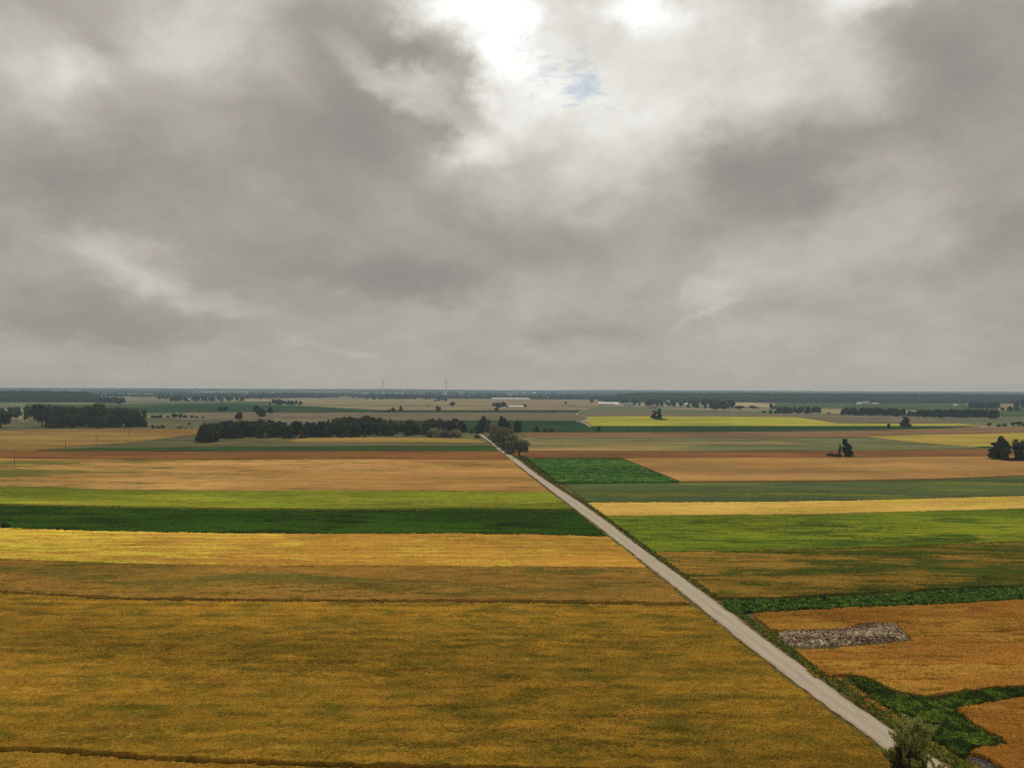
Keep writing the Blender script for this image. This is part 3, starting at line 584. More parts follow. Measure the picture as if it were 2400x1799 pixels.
heap([(1824,1486),(1850,1483),(1980,1477),(2016,1468),(2063,1462),(2099,1468),(2120,1482),(2131,1496),(2070,1503),(1962,1511),(1925,1515),(1846,1512),(1832,1499)], .85,
     'straw_heap', 'long flat heap of grey-brown straw and manure lying at the edge of the orange wheat', 'heap', (34, 27, 22), (124, 102, 80), (200, 178, 152), 9, .72)
heap([(2258,1776),(2290,1772),(2322,1784),(2345,1800),(2350,1822),(2310,1815),(2275,1795)], .35,
     'soil_patch', 'patch of bare dark soil and rubble at the bottom right corner beyond the weeds', 'soil patch', (34, 32, 28), (52, 50, 44), (90, 86, 78), 4, .3)

# ------------------------------------------------------------------ trees
def leaf_quads(centers, size, outward=None):
    k = len(centers)
    n = rng.normal(0, 1, (k, 3))
    if outward is not None: n += outward*1.2
    n /= np.linalg.norm(n, axis=1)[:, None]
    h = rng.normal(0, 1, (k, 3)); u = np.cross(n, h); u /= np.linalg.norm(u, axis=1)[:, None]; v = np.cross(n, u)
    sz = size*rng.uniform(.55, 1.35, (k, 1)); u = u*sz; v = v*sz*.7
    V = np.stack([centers-u-v*.4, centers+u*.2-v, centers+u+v*.4, centers-u*.2+v], 1).reshape(-1, 3)
    return V, np.arange(4*k).reshape(-1, 4)
def lobes_crown(lobes, n, size, hollow=.35):
    w_ = np.array([l[1][0]*l[1][1]+l[1][0]*l[1][2] for l in lobes]); w_ = w_/w_.sum()
    which = rng.choice(len(lobes), n, p=w_); C = np.array([l[0] for l in lobes])[which]; Rr = np.array([l[1] for l in lobes])[which]
    d = rng.normal(0, 1, (n, 3)); d /= np.linalg.norm(d, axis=1)[:, None]
    ph = rng.random(3)*9
    lump = 1+.16*np.sin(d[:, 0]*5+ph[0]+which)*np.cos(d[:, 1]*4+ph[1])+.10*np.sin(d[:, 2]*7+ph[2])
    r = (1-rng.random(n)**1.6*.55)*lump
    P_ = C+d*Rr*r[:, None]
    V, Fq = leaf_quads(P_, size, d)
    return V, Fq
def tube(pts, rad, seg=6):
    V = []; Fq = []
    pts = [Vector(p) for p in pts]
    for i, p in enumerate(pts):
        d = (pts[min(i+1, len(pts)-1)]-pts[max(i-1, 0)]).normalized()
        a = d.orthogonal().normalized(); b_ = d.cross(a)
        for s_ in range(seg):
            an = 2*math.pi*s_/seg; V.append(p+(a*math.cos(an)+b_*math.sin(an))*rad[i])
    for i in range(len(pts)-1):
        for s_ in range(seg):
            Fq.append([i*seg+s_, i*seg+(s_+1) % seg, (i+1)*seg+(s_+1) % seg, (i+1)*seg+s_])
    return [tuple(v) for v in V], Fq
def trunk_mesh(name, targets, h0, r0, seg=6):
    """trunk from the ground to h0, tapering limbs from it to the lobe centres"""
    V, Fq = tube([(0, 0, -.02), (.005, .004, h0*.5), (0, 0, h0)], [r0*1.35, r0, r0*.8], seg)
    for c in targets:
        c = Vector(c); s_ = Vector((0, 0, h0*.92)); mid = s_.lerp(c, .5)+Vector((0, 0, -.02))
        v, f = tube([s_, mid, c], [r0*.6, r0*.4, r0*.12], 5); o_ = len(V); V += v; Fq += [[i+o_ for i in q] for q in f]
    return mesh_np(name, V, Fq, MAT['bark'])
def rlobes(kind, r):
    L_ = []
    if kind == 'round':
        for i in range(8):
            a = r.uniform(0, 6.28); d = r.uniform(.05, .24); z = r.uniform(.38, .80); q = r.uniform(.14, .24)
            L_.append(((math.cos(a)*d, math.sin(a)*d, z), (q, q, q*r.uniform(.8, 1.1))))
        L_.append(((0, 0, .55), (.28, .28, .30)))
    elif kind == 'tall':
        for i in range(8):
            z = .2+.68*i/7; q = .20*math.sin(math.pi*(.16+.74*(i/7)))+.03; a = r.uniform(0, 6.28)
            L_.append(((math.cos(a)*.06, math.sin(a)*.06, z), (q, q, .15)))
    elif kind == 'grove':      # full to the ground, ragged top
        for i in range(9):
            a = r.uniform(0, 6.28); d = r.uniform(0, .17); z = r.uniform(.15, .8); q = r.uniform(.14, .22)
            L_.append(((math.cos(a)*d, math.sin(a)*d, z), (q, q, q*1.15)))
        L_.append(((0, 0, .42), (.22, .22, .40)))
        L_.append(((.12, .05, .14), (.2, .2, .16))); L_.append(((-.12, -.06, .13), (.2, .2, .15)))
    elif kind == 'conifer':
        for i in range(7):
            z = .12+.76*i/6; q = .20*(1-i/6.6)+.02
            L_.append(((r.uniform(-.02, .02), r.uniform(-.02, .02), z), (q, q, .10)))
    elif kind == 'willow':
        for i in range(11):
            a = r.uniform(0, 6.28); d = r.uniform(.16, .36); z = r.uniform(.42, .78); q = r.uniform(.14, .22)
            L_.append(((math.cos(a)*d, math.sin(a)*d, z), (q, q, q*r.uniform(1.0, 1.4))))
        L_.append(((0, 0, .62), (.34, .34, .30)))
    elif kind == 'bush':
        for i in range(8):
            a = r.uniform(0, 6.28); d = r.uniform(0, .6); z = r.uniform(.25, .62); q = r.uniform(.28, .42)
            L_.append(((math.cos(a)*d, math.sin(a)*d*.7, z), (q, q, q*.85)))
    elif kind == 'ragged':
        for i in range(9):
            z = .18+.74*i/8; a = r.uniform(0, 6.28); d = r.uniform(.02, .14); q = r.uniform(.07, .15)*(1.25-.5*i/8)
            L_.append(((math.cos(a)*d, math.sin(a)*d, z), (q*1.1, q*1.1, q)))
        L_.append(((0, 0, .35), (.15, .15, .2)))
    return L_
PROTO = {}
def proto(kind, var, mat, n, size):
    key = (kind, var, mat, n)
    if key in PROTO: return PROTO[key]
    r = random.Random(hash((kind, var)) % 1000 if False else sum(map(ord, kind))*7+var*13)
    lb = rlobes(kind, r)
    V, Fq = lobes_crown(lb, n, size)
    V[:, 2] = np.maximum(V[:, 2], .0)
    cm = mesh_np('crown', V, Fq, MAT[mat])
    base = {'round': .24, 'tall': .12, 'grove': .06, 'conifer': .06, 'willow': .22, 'bush': .1, 'ragged': .1}[kind]
    tg = [l[0] for l in lb if l[0][2] > base+.05][:7]
    tm = trunk_mesh('trunk', tg, base+.06, .022 if kind != 'willow' else .045)
    PROTO[key] = (cm, tm); return PROTO[key]
def tree(name, x, y, h, wd, kind, mat, label, cat='tree', group=None, var=None, n=1100, size=.045, ground=0.0):
    var = random.randrange(4) if var is None else var
    cm, tm = proto(kind, var, mat, n, size)
    e = empty(name, (x, y, ground), random.uniform(0, 6.28)); e.scale = (wd, wd, h)
    c = obj('crown', cm, e); tr = obj('trunk', tm, e)
    tag(e, label, cat, group); return e
W0 = {'round': .74, 'tall': .42, 'grove': .66, 'conifer': .42, 'willow': .96, 'bush': 1.55, 'ragged': .40}
def ptree(name, px0, px1, ytop, ybase, kind, mat, label, cat='tree', group=None, var=None, n=1100, size=.045, hmax=60):
    """one tree spanning px0..px1 with its foot at ybase and top at ytop"""
    cx = (px0+px1)/2; d = depth_of(cx, ybase); h = min((ybase-ytop)*d/F*1.03, hmax); wd = (px1-px0)*d/F/W0[kind]
    x, y = atd(cx, d)
    return tree(name, x, y, h, wd, kind, mat, label, cat, group, var, n, size)
def prof(pts, x): return float(np.interp(x, [p[0] for p in pts], [p[1] for p in pts]))
def grove(name, n, x0, x1, front, top, dback, hr, kinds, mats, label, group, cat='tree', nn=800, size=.055, frontrow=0, flabel=None, wk=(.85, 1.25)):
    """trees behind a front foot line (pixels), none reaching above the top profile"""
    tag_n = 0
    for i in range(n):
        px = x0+(x1-x0)*((i+.5)/n if i < n else random.random())+random.uniform(-1, 1)*(x1-x0)/n
        px = min(max(px, x0), x1)
        df = depth_of(px, prof(front, px))
        isf = i % 3 == 0
        d = df*(1+(random.random()*.04 if isf else random.uniform(.05, dback)))
        yt = prof(top, px)+random.uniform(0, 2.5)
        hcap = CAMZ-(yt-eye(px))*d/F
        h = random.uniform(*hr)
        if hcap < 4: continue
        if not isf: h = min(max(h, hcap*.92), hr[1]*1.35)
        h = min(h, hcap)
        kd = random.choice(kinds); wd = h*random.uniform(*wk)*(.78 if kd != 'bush' else 1.0)/W0[kd]
        x, y = atd(px, d)
        tree(name, x, y, h, wd, kd, random.choice(mats), flabel if (isf and flabel) else label, cat, group, None, nn, size)
        tag_n += 1
    return tag_n

# foreground willow at the road
def near_tree():
    base = at(2128, 1868); e = empty('roadside_tree', (base[0], base[1], 0))
    tag(e, 'light green leafy willow leaning over the gravel road at the bottom edge of the photo', 'tree')
    r = random.Random(5); V = []; Fq = []
    def add(vf):
        o_ = len(V); V.extend(vf[0]); Fq.extend([[i+o_ for i in q] for q in vf[1]])
    add(tube([(0, 0, -.1), (.1, 0, 1.6), (-.05, .1, 3.2), (0, 0, 4.6)], [.32, .24, .19, .15], 9))
    tips = []
    def branch(p, d, ln, rad, lev):
        pts = [p]; q = p.copy(); dd = d.copy(); k = 5
        for i in range(k):
            dd = (dd+Vector((r.uniform(-.16, .16), r.uniform(-.16, .16), r.uniform(-.02, .16)))).normalized(); q = q+dd*ln/k; pts.append(q.copy())
        add(tube(pts, [rad*(1-.8*i/k) for i in range(k+1)], 5))
        for i in range(1, k+1): tips.append((pts[i], lev))
        if lev < 3:
            for j in range(4 if lev < 2 else 3):
                i = r.randint(1, k-1); a = Vector((r.uniform(-1, 1), r.uniform(-1, 1), r.uniform(-.05, .9))).normalized()
                branch(pts[i], (dd*.7+a).normalized(), ln*r.uniform(.42, .65), rad*.45, lev+1)
    for i in range(15):
        a = i*2.4+r.uniform(-.3, .3); z = 1.4+.30*i
        up = .55+.075*i
        branch(Vector((0, 0, min(z, 4.5))), Vector((math.cos(a), math.sin(a), up)).normalized(), r.uniform(4.0, 5.6)*(1.0 if i > 5 else .85), .09, 1)
    tm = mesh_np('trunk', V, Fq, MAT['bark']); obj('trunk', tm, e)
    T = np.array([tuple(t_[0]) for t_ in tips]); lv = np.array([t_[1] for t_ in tips])
    T = T[lv >= 2]
    zmax = T[:, 2].max()
    sc_z = 12.2/zmax
    k = 30000; pk = rng.integers(0, len(T), k)
    hfrac = T[:, 2]/zmax
    keepw = np.where(hfrac > .55, .75, 1.2)
    pk = rng.choice(len(T), k, p=keepw/keepw.sum())
    C = T[pk]+rng.normal(0, .13, (k, 3))
    # dense low skirt of leaves; a darker leaf colour paints in inner shade
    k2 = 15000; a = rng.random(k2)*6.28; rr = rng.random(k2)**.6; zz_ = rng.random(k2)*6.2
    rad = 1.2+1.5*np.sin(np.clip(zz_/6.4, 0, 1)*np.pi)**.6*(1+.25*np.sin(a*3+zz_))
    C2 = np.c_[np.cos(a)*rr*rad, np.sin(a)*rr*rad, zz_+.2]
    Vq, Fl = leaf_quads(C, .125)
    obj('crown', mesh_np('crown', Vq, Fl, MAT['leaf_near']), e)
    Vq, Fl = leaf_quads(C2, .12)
    lo = obj('lower_crown', mesh_np('lower_crown', Vq, Fl, MAT['leaf_low_shade']), e); lo['label'] = 'dense lower foliage of the willow with shade painted dark green' 
    e.scale = (.93, .93, sc_z)
near_tree()

# the willow row right of the road
def WLW(px0, px1, yt, yb, lab, kind='willow', mat='leaf_willow', **k): ptree('willow_tree', px0, px1, yt, yb, 'grove', mat, lab, 'tree', 'trees in the willow row beside the road', n=3400, size=.034, **k)
ptree('willow_tree', 1196, 1240, 1029, 1070, 'willow', 'leaf_willow', 'nearest willow of the row right of the road, standing alone with a short dark trunk', 'tree', 'trees in the willow row beside the road', n=3200, size=.030, var=2)
WLW(1177, 1215, 1016, 1062, 'rounded dark willow just behind the nearest one in the roadside row', var=0)
WLW(1166, 1210, 999, 1053, 'broadest grey-green willow in the middle of the roadside row', var=1)
WLW(1157, 1196, 1001, 1046, 'grey-green willow left of the broadest one in the roadside row', var=3)
WLW(1150, 1180, 994, 1036, 'pale willow where the roadside row meets the bend of the road', var=2)
WLW(1142, 1168, 990, 1028, 'farthest pale willow crown at the road bend', var=0)
ptree('deciduous_tree', 1121, 1142, 976, 1015, 'tall', 'leaf_dark', 'tall dark tree at the left end of the willow row by the road bend', n=2000, size=.04)
ptree('deciduous_tree', 1112, 1130, 994, 1016, 'grove', 'leaf_dark', 'low dark tree left of the tall one at the road bend', n=1600)
ptree('deciduous_tree', 1140, 1153, 983, 1012, 'conifer', 'leaf_dark', 'small pointed dark tree behind the pale willows at the bend', n=1600)
ptree('deciduous_tree', 1169, 1187, 977, 1022, 'tall', 'leaf_dark', 'tallest dark tree behind the willow row', n=2000)
ptree('deciduous_tree', 1183, 1202, 986, 1018, 'grove', 'leaf_dark', 'rounded dark tree between the two tall ones behind the willow row', n=2000)
ptree('deciduous_tree', 1202, 1226, 983, 1012.5, 'grove', 'leaf_dark', 'separate dark oval tree on the right behind the willow row', n=2000)
ptree('deciduous_tree', 1250, 1266, 997, 1012, 'conifer', 'leaf_dark', 'small conical tree on the dark green field right of the willow row', n=1300)
ptree('bush', 1270, 1288, 1003, 1012.5, 'bush', 'leaf_dark', 'dark low bush right of the small conical tree', 'bush')
ptree('bush', 1285, 1303, 1001, 1012.5, 'bush', 'leaf_dark', 'darker peaked bush at the right end of the low shrubs by the dark green field', 'bush')
ptree('deciduous_tree', 1397, 1410, 997, 1010.5, 'grove', 'leaf_dark', 'single round dark tree just right of the track end', n=1300)
ptree('bush', 1108, 1128, 1016, 1027, 'bush', 'leaf_dark', 'dark bush hugging the road bend on its left', 'bush')
ptree('bush', 1096, 1113, 1004, 1016, 'bush', 'leaf_dark', 'round dark bush between the grove and the road bend', 'bush')
ptree('bush', 1208, 1222, 1056, 1063, 'bush', 'leaf_willow', 'low grey shrub at the foot of the nearest willow', 'bush')

# central grove
front = [(468,1036),(505,1036),(512,1028),(680,1027),(700,1026),(760,1026),(880,1023),(930,1020),(1000,1020),(1094,1015)]
top = [(468,996),(480,990),(520,984),(560,983),(600,985),(620,978),(640,984),(660,988),(700,983),(730,988),(760,984),(780,976),(810,972),(865,971),(890,976),(905,981),(922,979),(928,994),(934,986),(960,981),(980,988),(1010,980),(1030,977),(1050,984),(1068,977),(1085,985),(1094,996)]
grove('grove_tree', 118, 470, 1092, front, top, .30, (15, 21), ['grove', 'grove', 'grove', 'tall', 'conifer'], ['leaf_dark', 'leaf_dark', 'leaf_mid'],
      'dark dense tree inside the long central grove left of the road', 'trees of the long central grove', nn=1300, size=.05, flabel='dark tree in the front row of the long central grove')
for (a, b_, yt, yb, lab) in [(466,503,992,1037,'detached dark tree clump member at the left tip of the central grove'),(486,512,989,1035,'taller dark tree behind the left tip of the central grove')]:
    ptree('grove_tree', a, b_, yt, yb, 'grove', 'leaf_dark', lab, n=2200, size=.04)
for i, (a, b_, yt, yb) in enumerate([(995,1022,1003,1024),(1010,1040,1001,1025),(1030,1062,1000,1025.5),(1052,1088,1001,1025)]):
    ptree('willow_shrub', a, b_, yt, yb, 'bush', 'leaf_willow', ['grey-green willow shrub at the left end of the pale thicket before the grove', 'second grey-green shrub from the left in the pale thicket before the grove', 'third grey-green shrub from the left in the pale thicket before the grove', 'rightmost grey-green shrub of the pale thicket before the grove'][i], 'bush', 'grey-green willow shrubs before the grove', n=2200, size=.06)
ptree('grove_tree', 944, 966, 993, 1021, 'grove', 'leaf_dark', 'small dark round tree standing out before the grove left of the pale thicket', n=1500)
ptree('bush', 904, 936, 1003, 1021, 'bush', 'leaf_mid', 'mid-green shrub at the foot of the grove where it has a gap', 'bush', n=1500)
ptree('bush', 1050, 1064, 1016, 1027, 'bush', 'leaf_dark', 'small dark bush before the pale thicket', 'bush')
ptree('bush', 1066, 1080, 1018, 1026.5, 'bush', 'leaf_dark', 'smaller dark bush right beside the one before the pale thicket', 'bush')
for i, (a, b_, yt, yb) in enumerate([(700,716,1009,1027.5),(764,776,1016,1026),(792,812,1012,1026),(815,832,1015,1025.5),(850,860,1015,1024)]):
    ptree('bush', a, b_, yt, yb, 'grove' if i in (0,4) else 'bush', 'leaf_dark', 'dark shrub at the foot of the central grove on its right half' if i else 'pointed dark shrub standing before the middle of the central grove', 'bush', 'shrubs at the foot of the central grove')

# left cluster
front = [(-60,1000),(30,1002),(95,1003),(350,1003)]
top = [(-60,960),(0,953),(30,953),(70,944.6),(110,948),(140,945),(180,947),(200,943),(215,944),(228,938),(240,940),(250,952),(270,951),(290,948),(305,953),(318,958),(330,972),(350,996)]
grove('deciduous_tree', 66, 112, 350, front, top, .45, (14, 22), ['grove', 'grove', 'grove', 'round'], ['leaf_dark', 'leaf_mid', 'leaf_dark', 'leaf_brown'],
      'dark tree inside the farmstead cluster on the far left', 'trees of the farmstead cluster on the left', nn=1300, size=.05, flabel='dark tree in the front row of the farmstead cluster on the far left')
grove('deciduous_tree', 26, -30, 112, [(-60,985),(112,984)], top, .35, (13, 20), ['round', 'grove'], ['leaf_dark', 'leaf_mid'],
      'tree behind the parked white vans on the far left', 'trees behind the parked vans', nn=1100, size=.055)
ptree('deciduous_tree', 76, 122, 946, 1000.5, 'round', 'leaf_dark', 'tall dark tree with a visible bare trunk left in front of the farmstead cluster', n=2600, size=.04)
ptree('deciduous_tree', -26, 30, 962, 1002, 'round', 'leaf_dark', 'dark round tree cut by the left edge of the photo', n=2600, size=.04)
ptree('bush', 104, 140, 989, 1003, 'bush', 'leaf_dark', 'low dark bush at the foot of the farmstead cluster on its left', 'bush')
ptree('deciduous_tree', 331, 346, 959, 978, 'grove', 'leaf_far', 'small separate tree right of the farmstead cluster, beside the pale wedge field', n=900)
for i, (a, b_, yt, yb) in enumerate([(352,364,994,1003.5),(364,376,996,1004),(374,387,993,1004),(412,432,998,1004),(430,442,1001,1004.5),(446,455,1001,1004.5)]):
    ptree('bush', a, b_, yt, yb, 'bush', 'leaf_dark', ['first low bush right of the farmstead cluster', 'middle low bush right of the farmstead cluster', 'tallest low bush right of the farmstead cluster', 'wide low bush on the tan field edge left of the grove', 'small bush between two others left of the grove', 'smallest bush nearest the grove on its left'][i], 'bush')
for i, (a, b_, yt, yb) in enumerate([(350,372,972,979),(368,386,971,979),(388,400,973,978),(400,420,968,979),(418,428,966,978.5),(428,440,970,979),(446,456,971,978.5),(456,466,974,979.5),(472,480,974,980),(440,452,989,994)]):
    ptree('bush', a, b_, yt, yb, 'bush', 'leaf_far', 'dark shrub of the loose hedge between the left cluster and the central grove', 'bush', 'shrubs of the loose hedge on the left', n=500, size=.09)

# single trees in the middle distance
SINGLE = [
 (508,522,952,965.5,'round','left one of a pair of small trees above the central grove'),
 (520,535,953,966,'round','right one of a pair of small trees above the central grove'),
 (551,570,965,987,'round','dark tree rising just behind the left part of the central grove'),
 (594,610,952,973,'round','upper-left crown of the large double tree above the central grove'),
 (600,624,955,982,'round','large round dark tree of the double tree above the central grove'),
 (626,641,953,974,'round','lollipop-shaped tree right of the large double tree above the grove'),
 (1021,1033,951,965.8,'round','round single tree on the long dark green strip left of the low white roof'),
 (1053,1068,942,953.5,'round','dark dome-shaped single tree on the pale stubble'),
 (1159,1170,956,965.5,'round','small round tree directly below the low white roof'),
 (916,928,955,965.5,'round','round tree at the right end of three small ones above the grove'),
 (907,917,958,965.5,'bush','middle bush of three small ones above the grove'),
 (898,908,960,965.5,'bush','leftmost bush of three small ones above the grove'),
 (935,944,951,962,'ragged','thin pale tree on the brown strip above the grove'),
 (1322,1330,941,948,'round','tiny round tree left of the white farm halls'),
 (1382,1393,935,945,'round','small tree just left of the white farm hall'),
 (1295,1302,920,927.5,'tall','tiny hazy tree near the horizon left of the far woods'),
 (1002,1008,947.5,950.5,'bush','tiny dark shrub on the pale stubble near the dome-shaped tree'),
 (1296,1306,961.5,966,'bush','tiny bush on the dark strip left of the winding track'),
 (2078,2089,991,1005,'grove','small square dark tree on the dark green strip at right'),
 (2112,2134,977,1001,'ragged','ragged leaning tree on the dark green strip at right'),
 (2313,2324,991,1000,'round','small round tree at the right end of the yellow band'),
 (2333,2348,991,1000,'bush','broad dark bush in the hedge at the right edge'),
 (2346,2362,989,999.5,'bush','second broad bush in the hedge at the right edge'),
 (2369,2380,990,999,'round','small dark tree before the last one in the right edge hedge'),
 (2380,2397,986,998.5,'round','tallest dark round tree in the right edge hedge'),
 (2395,2412,989,998.5,'bush','bush cut by the right edge of the photo in the far hedge'),
 (2345,2354,953,964.5,'round','lone tree on the tan patch beside the far woods'),
 (2360,2374,951,963,'grove','left tree of a pair at the tan patch by the right edge'),
 (2374,2391,952,963,'grove','right tree of a pair at the tan patch by the right edge'),
 (1529,1541,962,982.5,'ragged','left stem of the dark double tree standing in the yellow-green field'),
 (1540,1551,958,982.5,'ragged','right taller stem of the dark double tree in the yellow-green field'),
 (1804,1812,945,960,'tall','slim tree left of the first long tree row on the right'),
 (1811,1822,950,960,'bush','bush beside the slim tree left of the tree row'),
 (1801,1811,959,968.8,'grove','small dark square tree below the slim tree'),
 (1814,1822,961,968.8,'grove','small dark tree next to the start of the first tree row'),
 (1786,1798,960,967.5,'bush','little bush below the slim tree at left'),
 (1752,1779,949,957.5,'bush','low wide bush behind the brown strip right of the hamlet'),
 (1938,1948,965,969,'bush','tiny bush in the gap between the two long tree rows'),
]
for (a, b_, yt, yb, kd, lab) in SINGLE:
    dd = depth_of((a+b_)/2, yb)
    ptree('bush' if kd == 'bush' else 'deciduous_tree', a, b_, yt, yb, kd, 'leaf_dark' if dd < 1500 else 'leaf_far', lab, 'bush' if kd == 'bush' else 'tree', n=1100, size=.055)
for i, (a, b_, yt, yb) in enumerate([(1533,1548,978,984),(1544,1558,978,984.5),(1554,1566,980,984.5)]):
    ptree('bush', a, b_, yt, yb, 'bush', 'leaf_dark', ['bush under the left stem of the double tree in the yellow-green field', 'bush right under the taller stem of the double tree in the yellow-green field', 'rightmost bush by the double tree in the yellow-green field'][i], 'bush')
# tree with bushes on the red-brown strip
ptree('deciduous_tree', 1974, 1996, 1029, 1071, 'ragged', 'leaf_dark', 'ragged dark tree standing alone on the red-brown strip at right', n=3000, size=.035, var=1)
ptree('deciduous_tree', 1979, 1998, 1048, 1071.5, 'grove', 'leaf_dark', 'dense lower growth against the ragged tree on the red-brown strip', n=1500, size=.045)
for i, (a, b_, yt, yb) in enumerate([(1934,1948,1060,1069.5),(1944,1962,1059,1071.5),(1956,1976,1059,1072)]):
    ptree('bush', a, b_, yt, yb, 'bush', 'leaf_dark', ['leftmost bush beside the ragged tree on the red-brown strip', 'middle bush beside the ragged tree on the red-brown strip', 'bush touching the ragged tree on the red-brown strip'][i], 'bush', n=1500)
ptree('deciduous_tree', 1965, 1974, 1040, 1066, 'ragged', 'leaf_dark', 'thin dead-looking stem left of the ragged tree on the red-brown strip', n=260, size=.045, var=2)
# right edge group
ptree('deciduous_tree', 2338, 2364, 1024, 1079, 'tall', 'leaf_dark', 'tall pointed dark tree near the right edge of the photo', n=3200, size=.035)
ptree('deciduous_tree', 2322, 2350, 1038, 1077, 'ragged', 'leaf_dark', 'lower ragged tree on the left side of the pointed one near the right edge', n=2600, size=.04)
ptree('deciduous_tree', 2346, 2368, 1048, 1081, 'grove', 'leaf_dark', 'dense dark tree below the pointed one near the right edge', n=2200, size=.04)
ptree('deciduous_tree', 2374, 2400, 1026, 1081, 'grove', 'leaf_dark', 'big dark tree at the right edge with a broken top', n=3200, size=.035)
ptree('deciduous_tree', 2392, 2428, 1030, 1082, 'grove', 'leaf_dark', 'round dark tree cut by the right edge of the photo', n=3200, size=.035)
ptree('bush', 2320, 2338, 1070, 1078.5, 'bush', 'leaf_dark', 'low dark bush at the left foot of the right edge trees', 'bush', n=1500)
ptree('bush', 2362, 2388, 1070, 1082, 'bush', 'leaf_dark', 'low dark bush between the two big right edge trees', 'bush', n=1500)
# bushes near left
ptree('bush', 6, 25, 1223, 1237, 'bush', 'leaf_dark', 'dark round bush at the left end of the dark green crop strip', 'bush', n=2500, size=.07)
ptree('bush', 457, 465, 1242, 1248, 'bush', 'leaf_dark', 'tiny dark bush on the lower edge of the dark green crop strip', 'bush', n=900, size=.09)

# tree rows on the right
LF = ['leaf_far']
def row(n, x0, x1, yb, yt, lab, grp, back=.06, hr=(12, 17), kinds=('grove',), nn=700):
    grove('row_tree', n, x0, x1, [(x0, yb[0]), (x1, yb[1])], [(x0, yt[0]), ((x0+x1)/2, min(yt)), (x1, yt[1])], back, hr, list(kinds), LF, lab, grp, nn=nn, size=.06, wk=(1.0, 1.35))
row(20, 1824, 1925, (969, 969), (951, 951), 'leafy tree in the shorter row right of the hamlet', 'trees of the shorter row on the right', hr=(14, 20))
row(28, 1975, 2122, (973, 976), (952, 955), 'dark tree in the left half of the long row on the right', 'trees of the long row on the right, left half', hr=(15, 22), kinds=('grove',))
row(5, 2126, 2144, (976, 976.5), (960, 962), 'small tree in the gap of the long row on the right', 'trees in the gap of the long row', hr=(10, 14))
row(8, 2149, 2181, (977, 978), (957, 958), 'dark tree right of the gap in the long row on the right', 'trees right of the gap in the long row', hr=(14, 19))
row(30, 2186, 2340, (979, 980.5), (957, 957), 'dark tree in the right half of the long row on the right', 'trees of the long row on the right, right half', hr=(16, 22), kinds=('grove',))
row(14, 2270, 2342, (958, 958), (939, 940), 'hazy tree of the clump behind the right end of the long row', 'trees of the clump behind the long row', hr=(16, 26))
row(5, 2383, 2430, (958, 958), (931, 931), 'hazy tree of the wood patch at the right edge', 'trees of the wood patch at the right edge', hr=(18, 30))
row(6, 2352, 2410, (986, 986), (981, 981), 'low shrub in the dark hedge line near the right edge', 'shrubs of the dark hedge line', hr=(3, 5), kinds=('bush',))
# hamlet trees
htop = [(1450,933),(1480,931),(1500,932),(1520,929),(1540,934),(1560,938),(1600,931),(1620,934),(1640,929),(1665,926),(1690,928),(1705,936),(1712,938),(1720,948),(1745,954)]
grove('hamlet_tree', 60, 1440, 1722, [(1440,948),(1530,952),(1600,955),(1680,958),(1745,962)], htop, .38, (10, 18), ['grove', 'grove', 'round'], LF, 'tree standing among the farmhouses of the hamlet', 'trees of the hamlet', nn=600, size=.065)
for (a, b_, yt, yb, lab) in [(1662,1686,948,963,'dark tree left in front of the last hamlet houses'),(1684,1706,941,962,'dark round tree in the clump at the right end of the hamlet'),(1704,1724,938,958,'dark dome-topped tree at the right end of the hamlet'),(1722,1744,951,961,'low dark tree right of the dome-topped one')]:
    ptree('hamlet_tree', a, b_, yt, yb, 'round', 'leaf_far', lab, group='trees of the hamlet')
# far groves on the left and in the middle
FARG = [
 (371,393,936,922.5,5,'tree of the round clump left of the long far row'),
 (401,440,940,923,8,'tree at the left end of the long far row on the left'),
 (440,500,940,926,10,'tree in the left part of the long far row on the left'),
 (500,570,940,926,11,'tree in the middle of the long far row on the left'),
 (570,640,935,925,9,'tree in the right part of the long far row on the left'),
 (640,761,932,918,20,'hazy tree of the raised wood at the right end of the long far row'),
 (631,668,949,932,8,'dark tree in the left half of the small grove behind the large double tree'),
 (668,706,949,936,8,'dark tree in the right half of the small grove behind the large double tree'),
 (742,760,934,927,4,'dark tree of the tiny clump right of the raised wood'),
 (770,836,930,924,9,'hazy tree of the low far hedge right of the raised wood'),
 (859,917,936.5,927.5,12,'tree of the dark rectangular copse above the left turbine field'),
 (917,982,936,928,12,'tree of the thin line right of the rectangular copse'),
 (228,291,946,926,12,'tree of the low tail right of the far left woods'),
 (928,957,928,917.5,6,'hazy tree of the clump below the left wind turbine'),
 (988,1036,926,915.5,9,'hazy tree of the wood just left of the right wind turbine'),
 (993,1019,936,927.5,5,'small tree of the line below the right wind turbine'),
 (1028,1045,940,929,4,'tree of the tiny clump below the right wind turbine'),
 (1015,1024,940,932,2,'tree left of the tiny clump below the right wind turbine'),
 (1055,1072,934,928,4,'tree of the short line right of the right wind turbine'),
 (1050,1079,928,915.5,6,'hazy tree of the wood right of the right wind turbine'),
 (1082,1099,928,916.5,4,'hazy tree of the small clump between two far woods'),
 (1108,1156,928,916,9,'hazy tree of the wood above the long white hall'),
 (1141,1196,934.5,924,10,'tree behind the left half of the long white hall'),
 (1196,1254,934.5,926,10,'tree behind the right half of the long white hall'),
 (1151,1168,953.5,941,3,'tree left of the low white roof'),
 (1166,1186,955.8,938.5,3,'tallest trees at the left end of the low white roof'),
 (1142,1152,953.5,947.5,2,'low shrub left of the trees by the low white roof'),
 (1184,1192,955.5,949,2,'bushy tree touching the left end of the low white roof'),
 (1227,1238,955.5,944.8,2,'tree at the right end of the low white roof'),
]
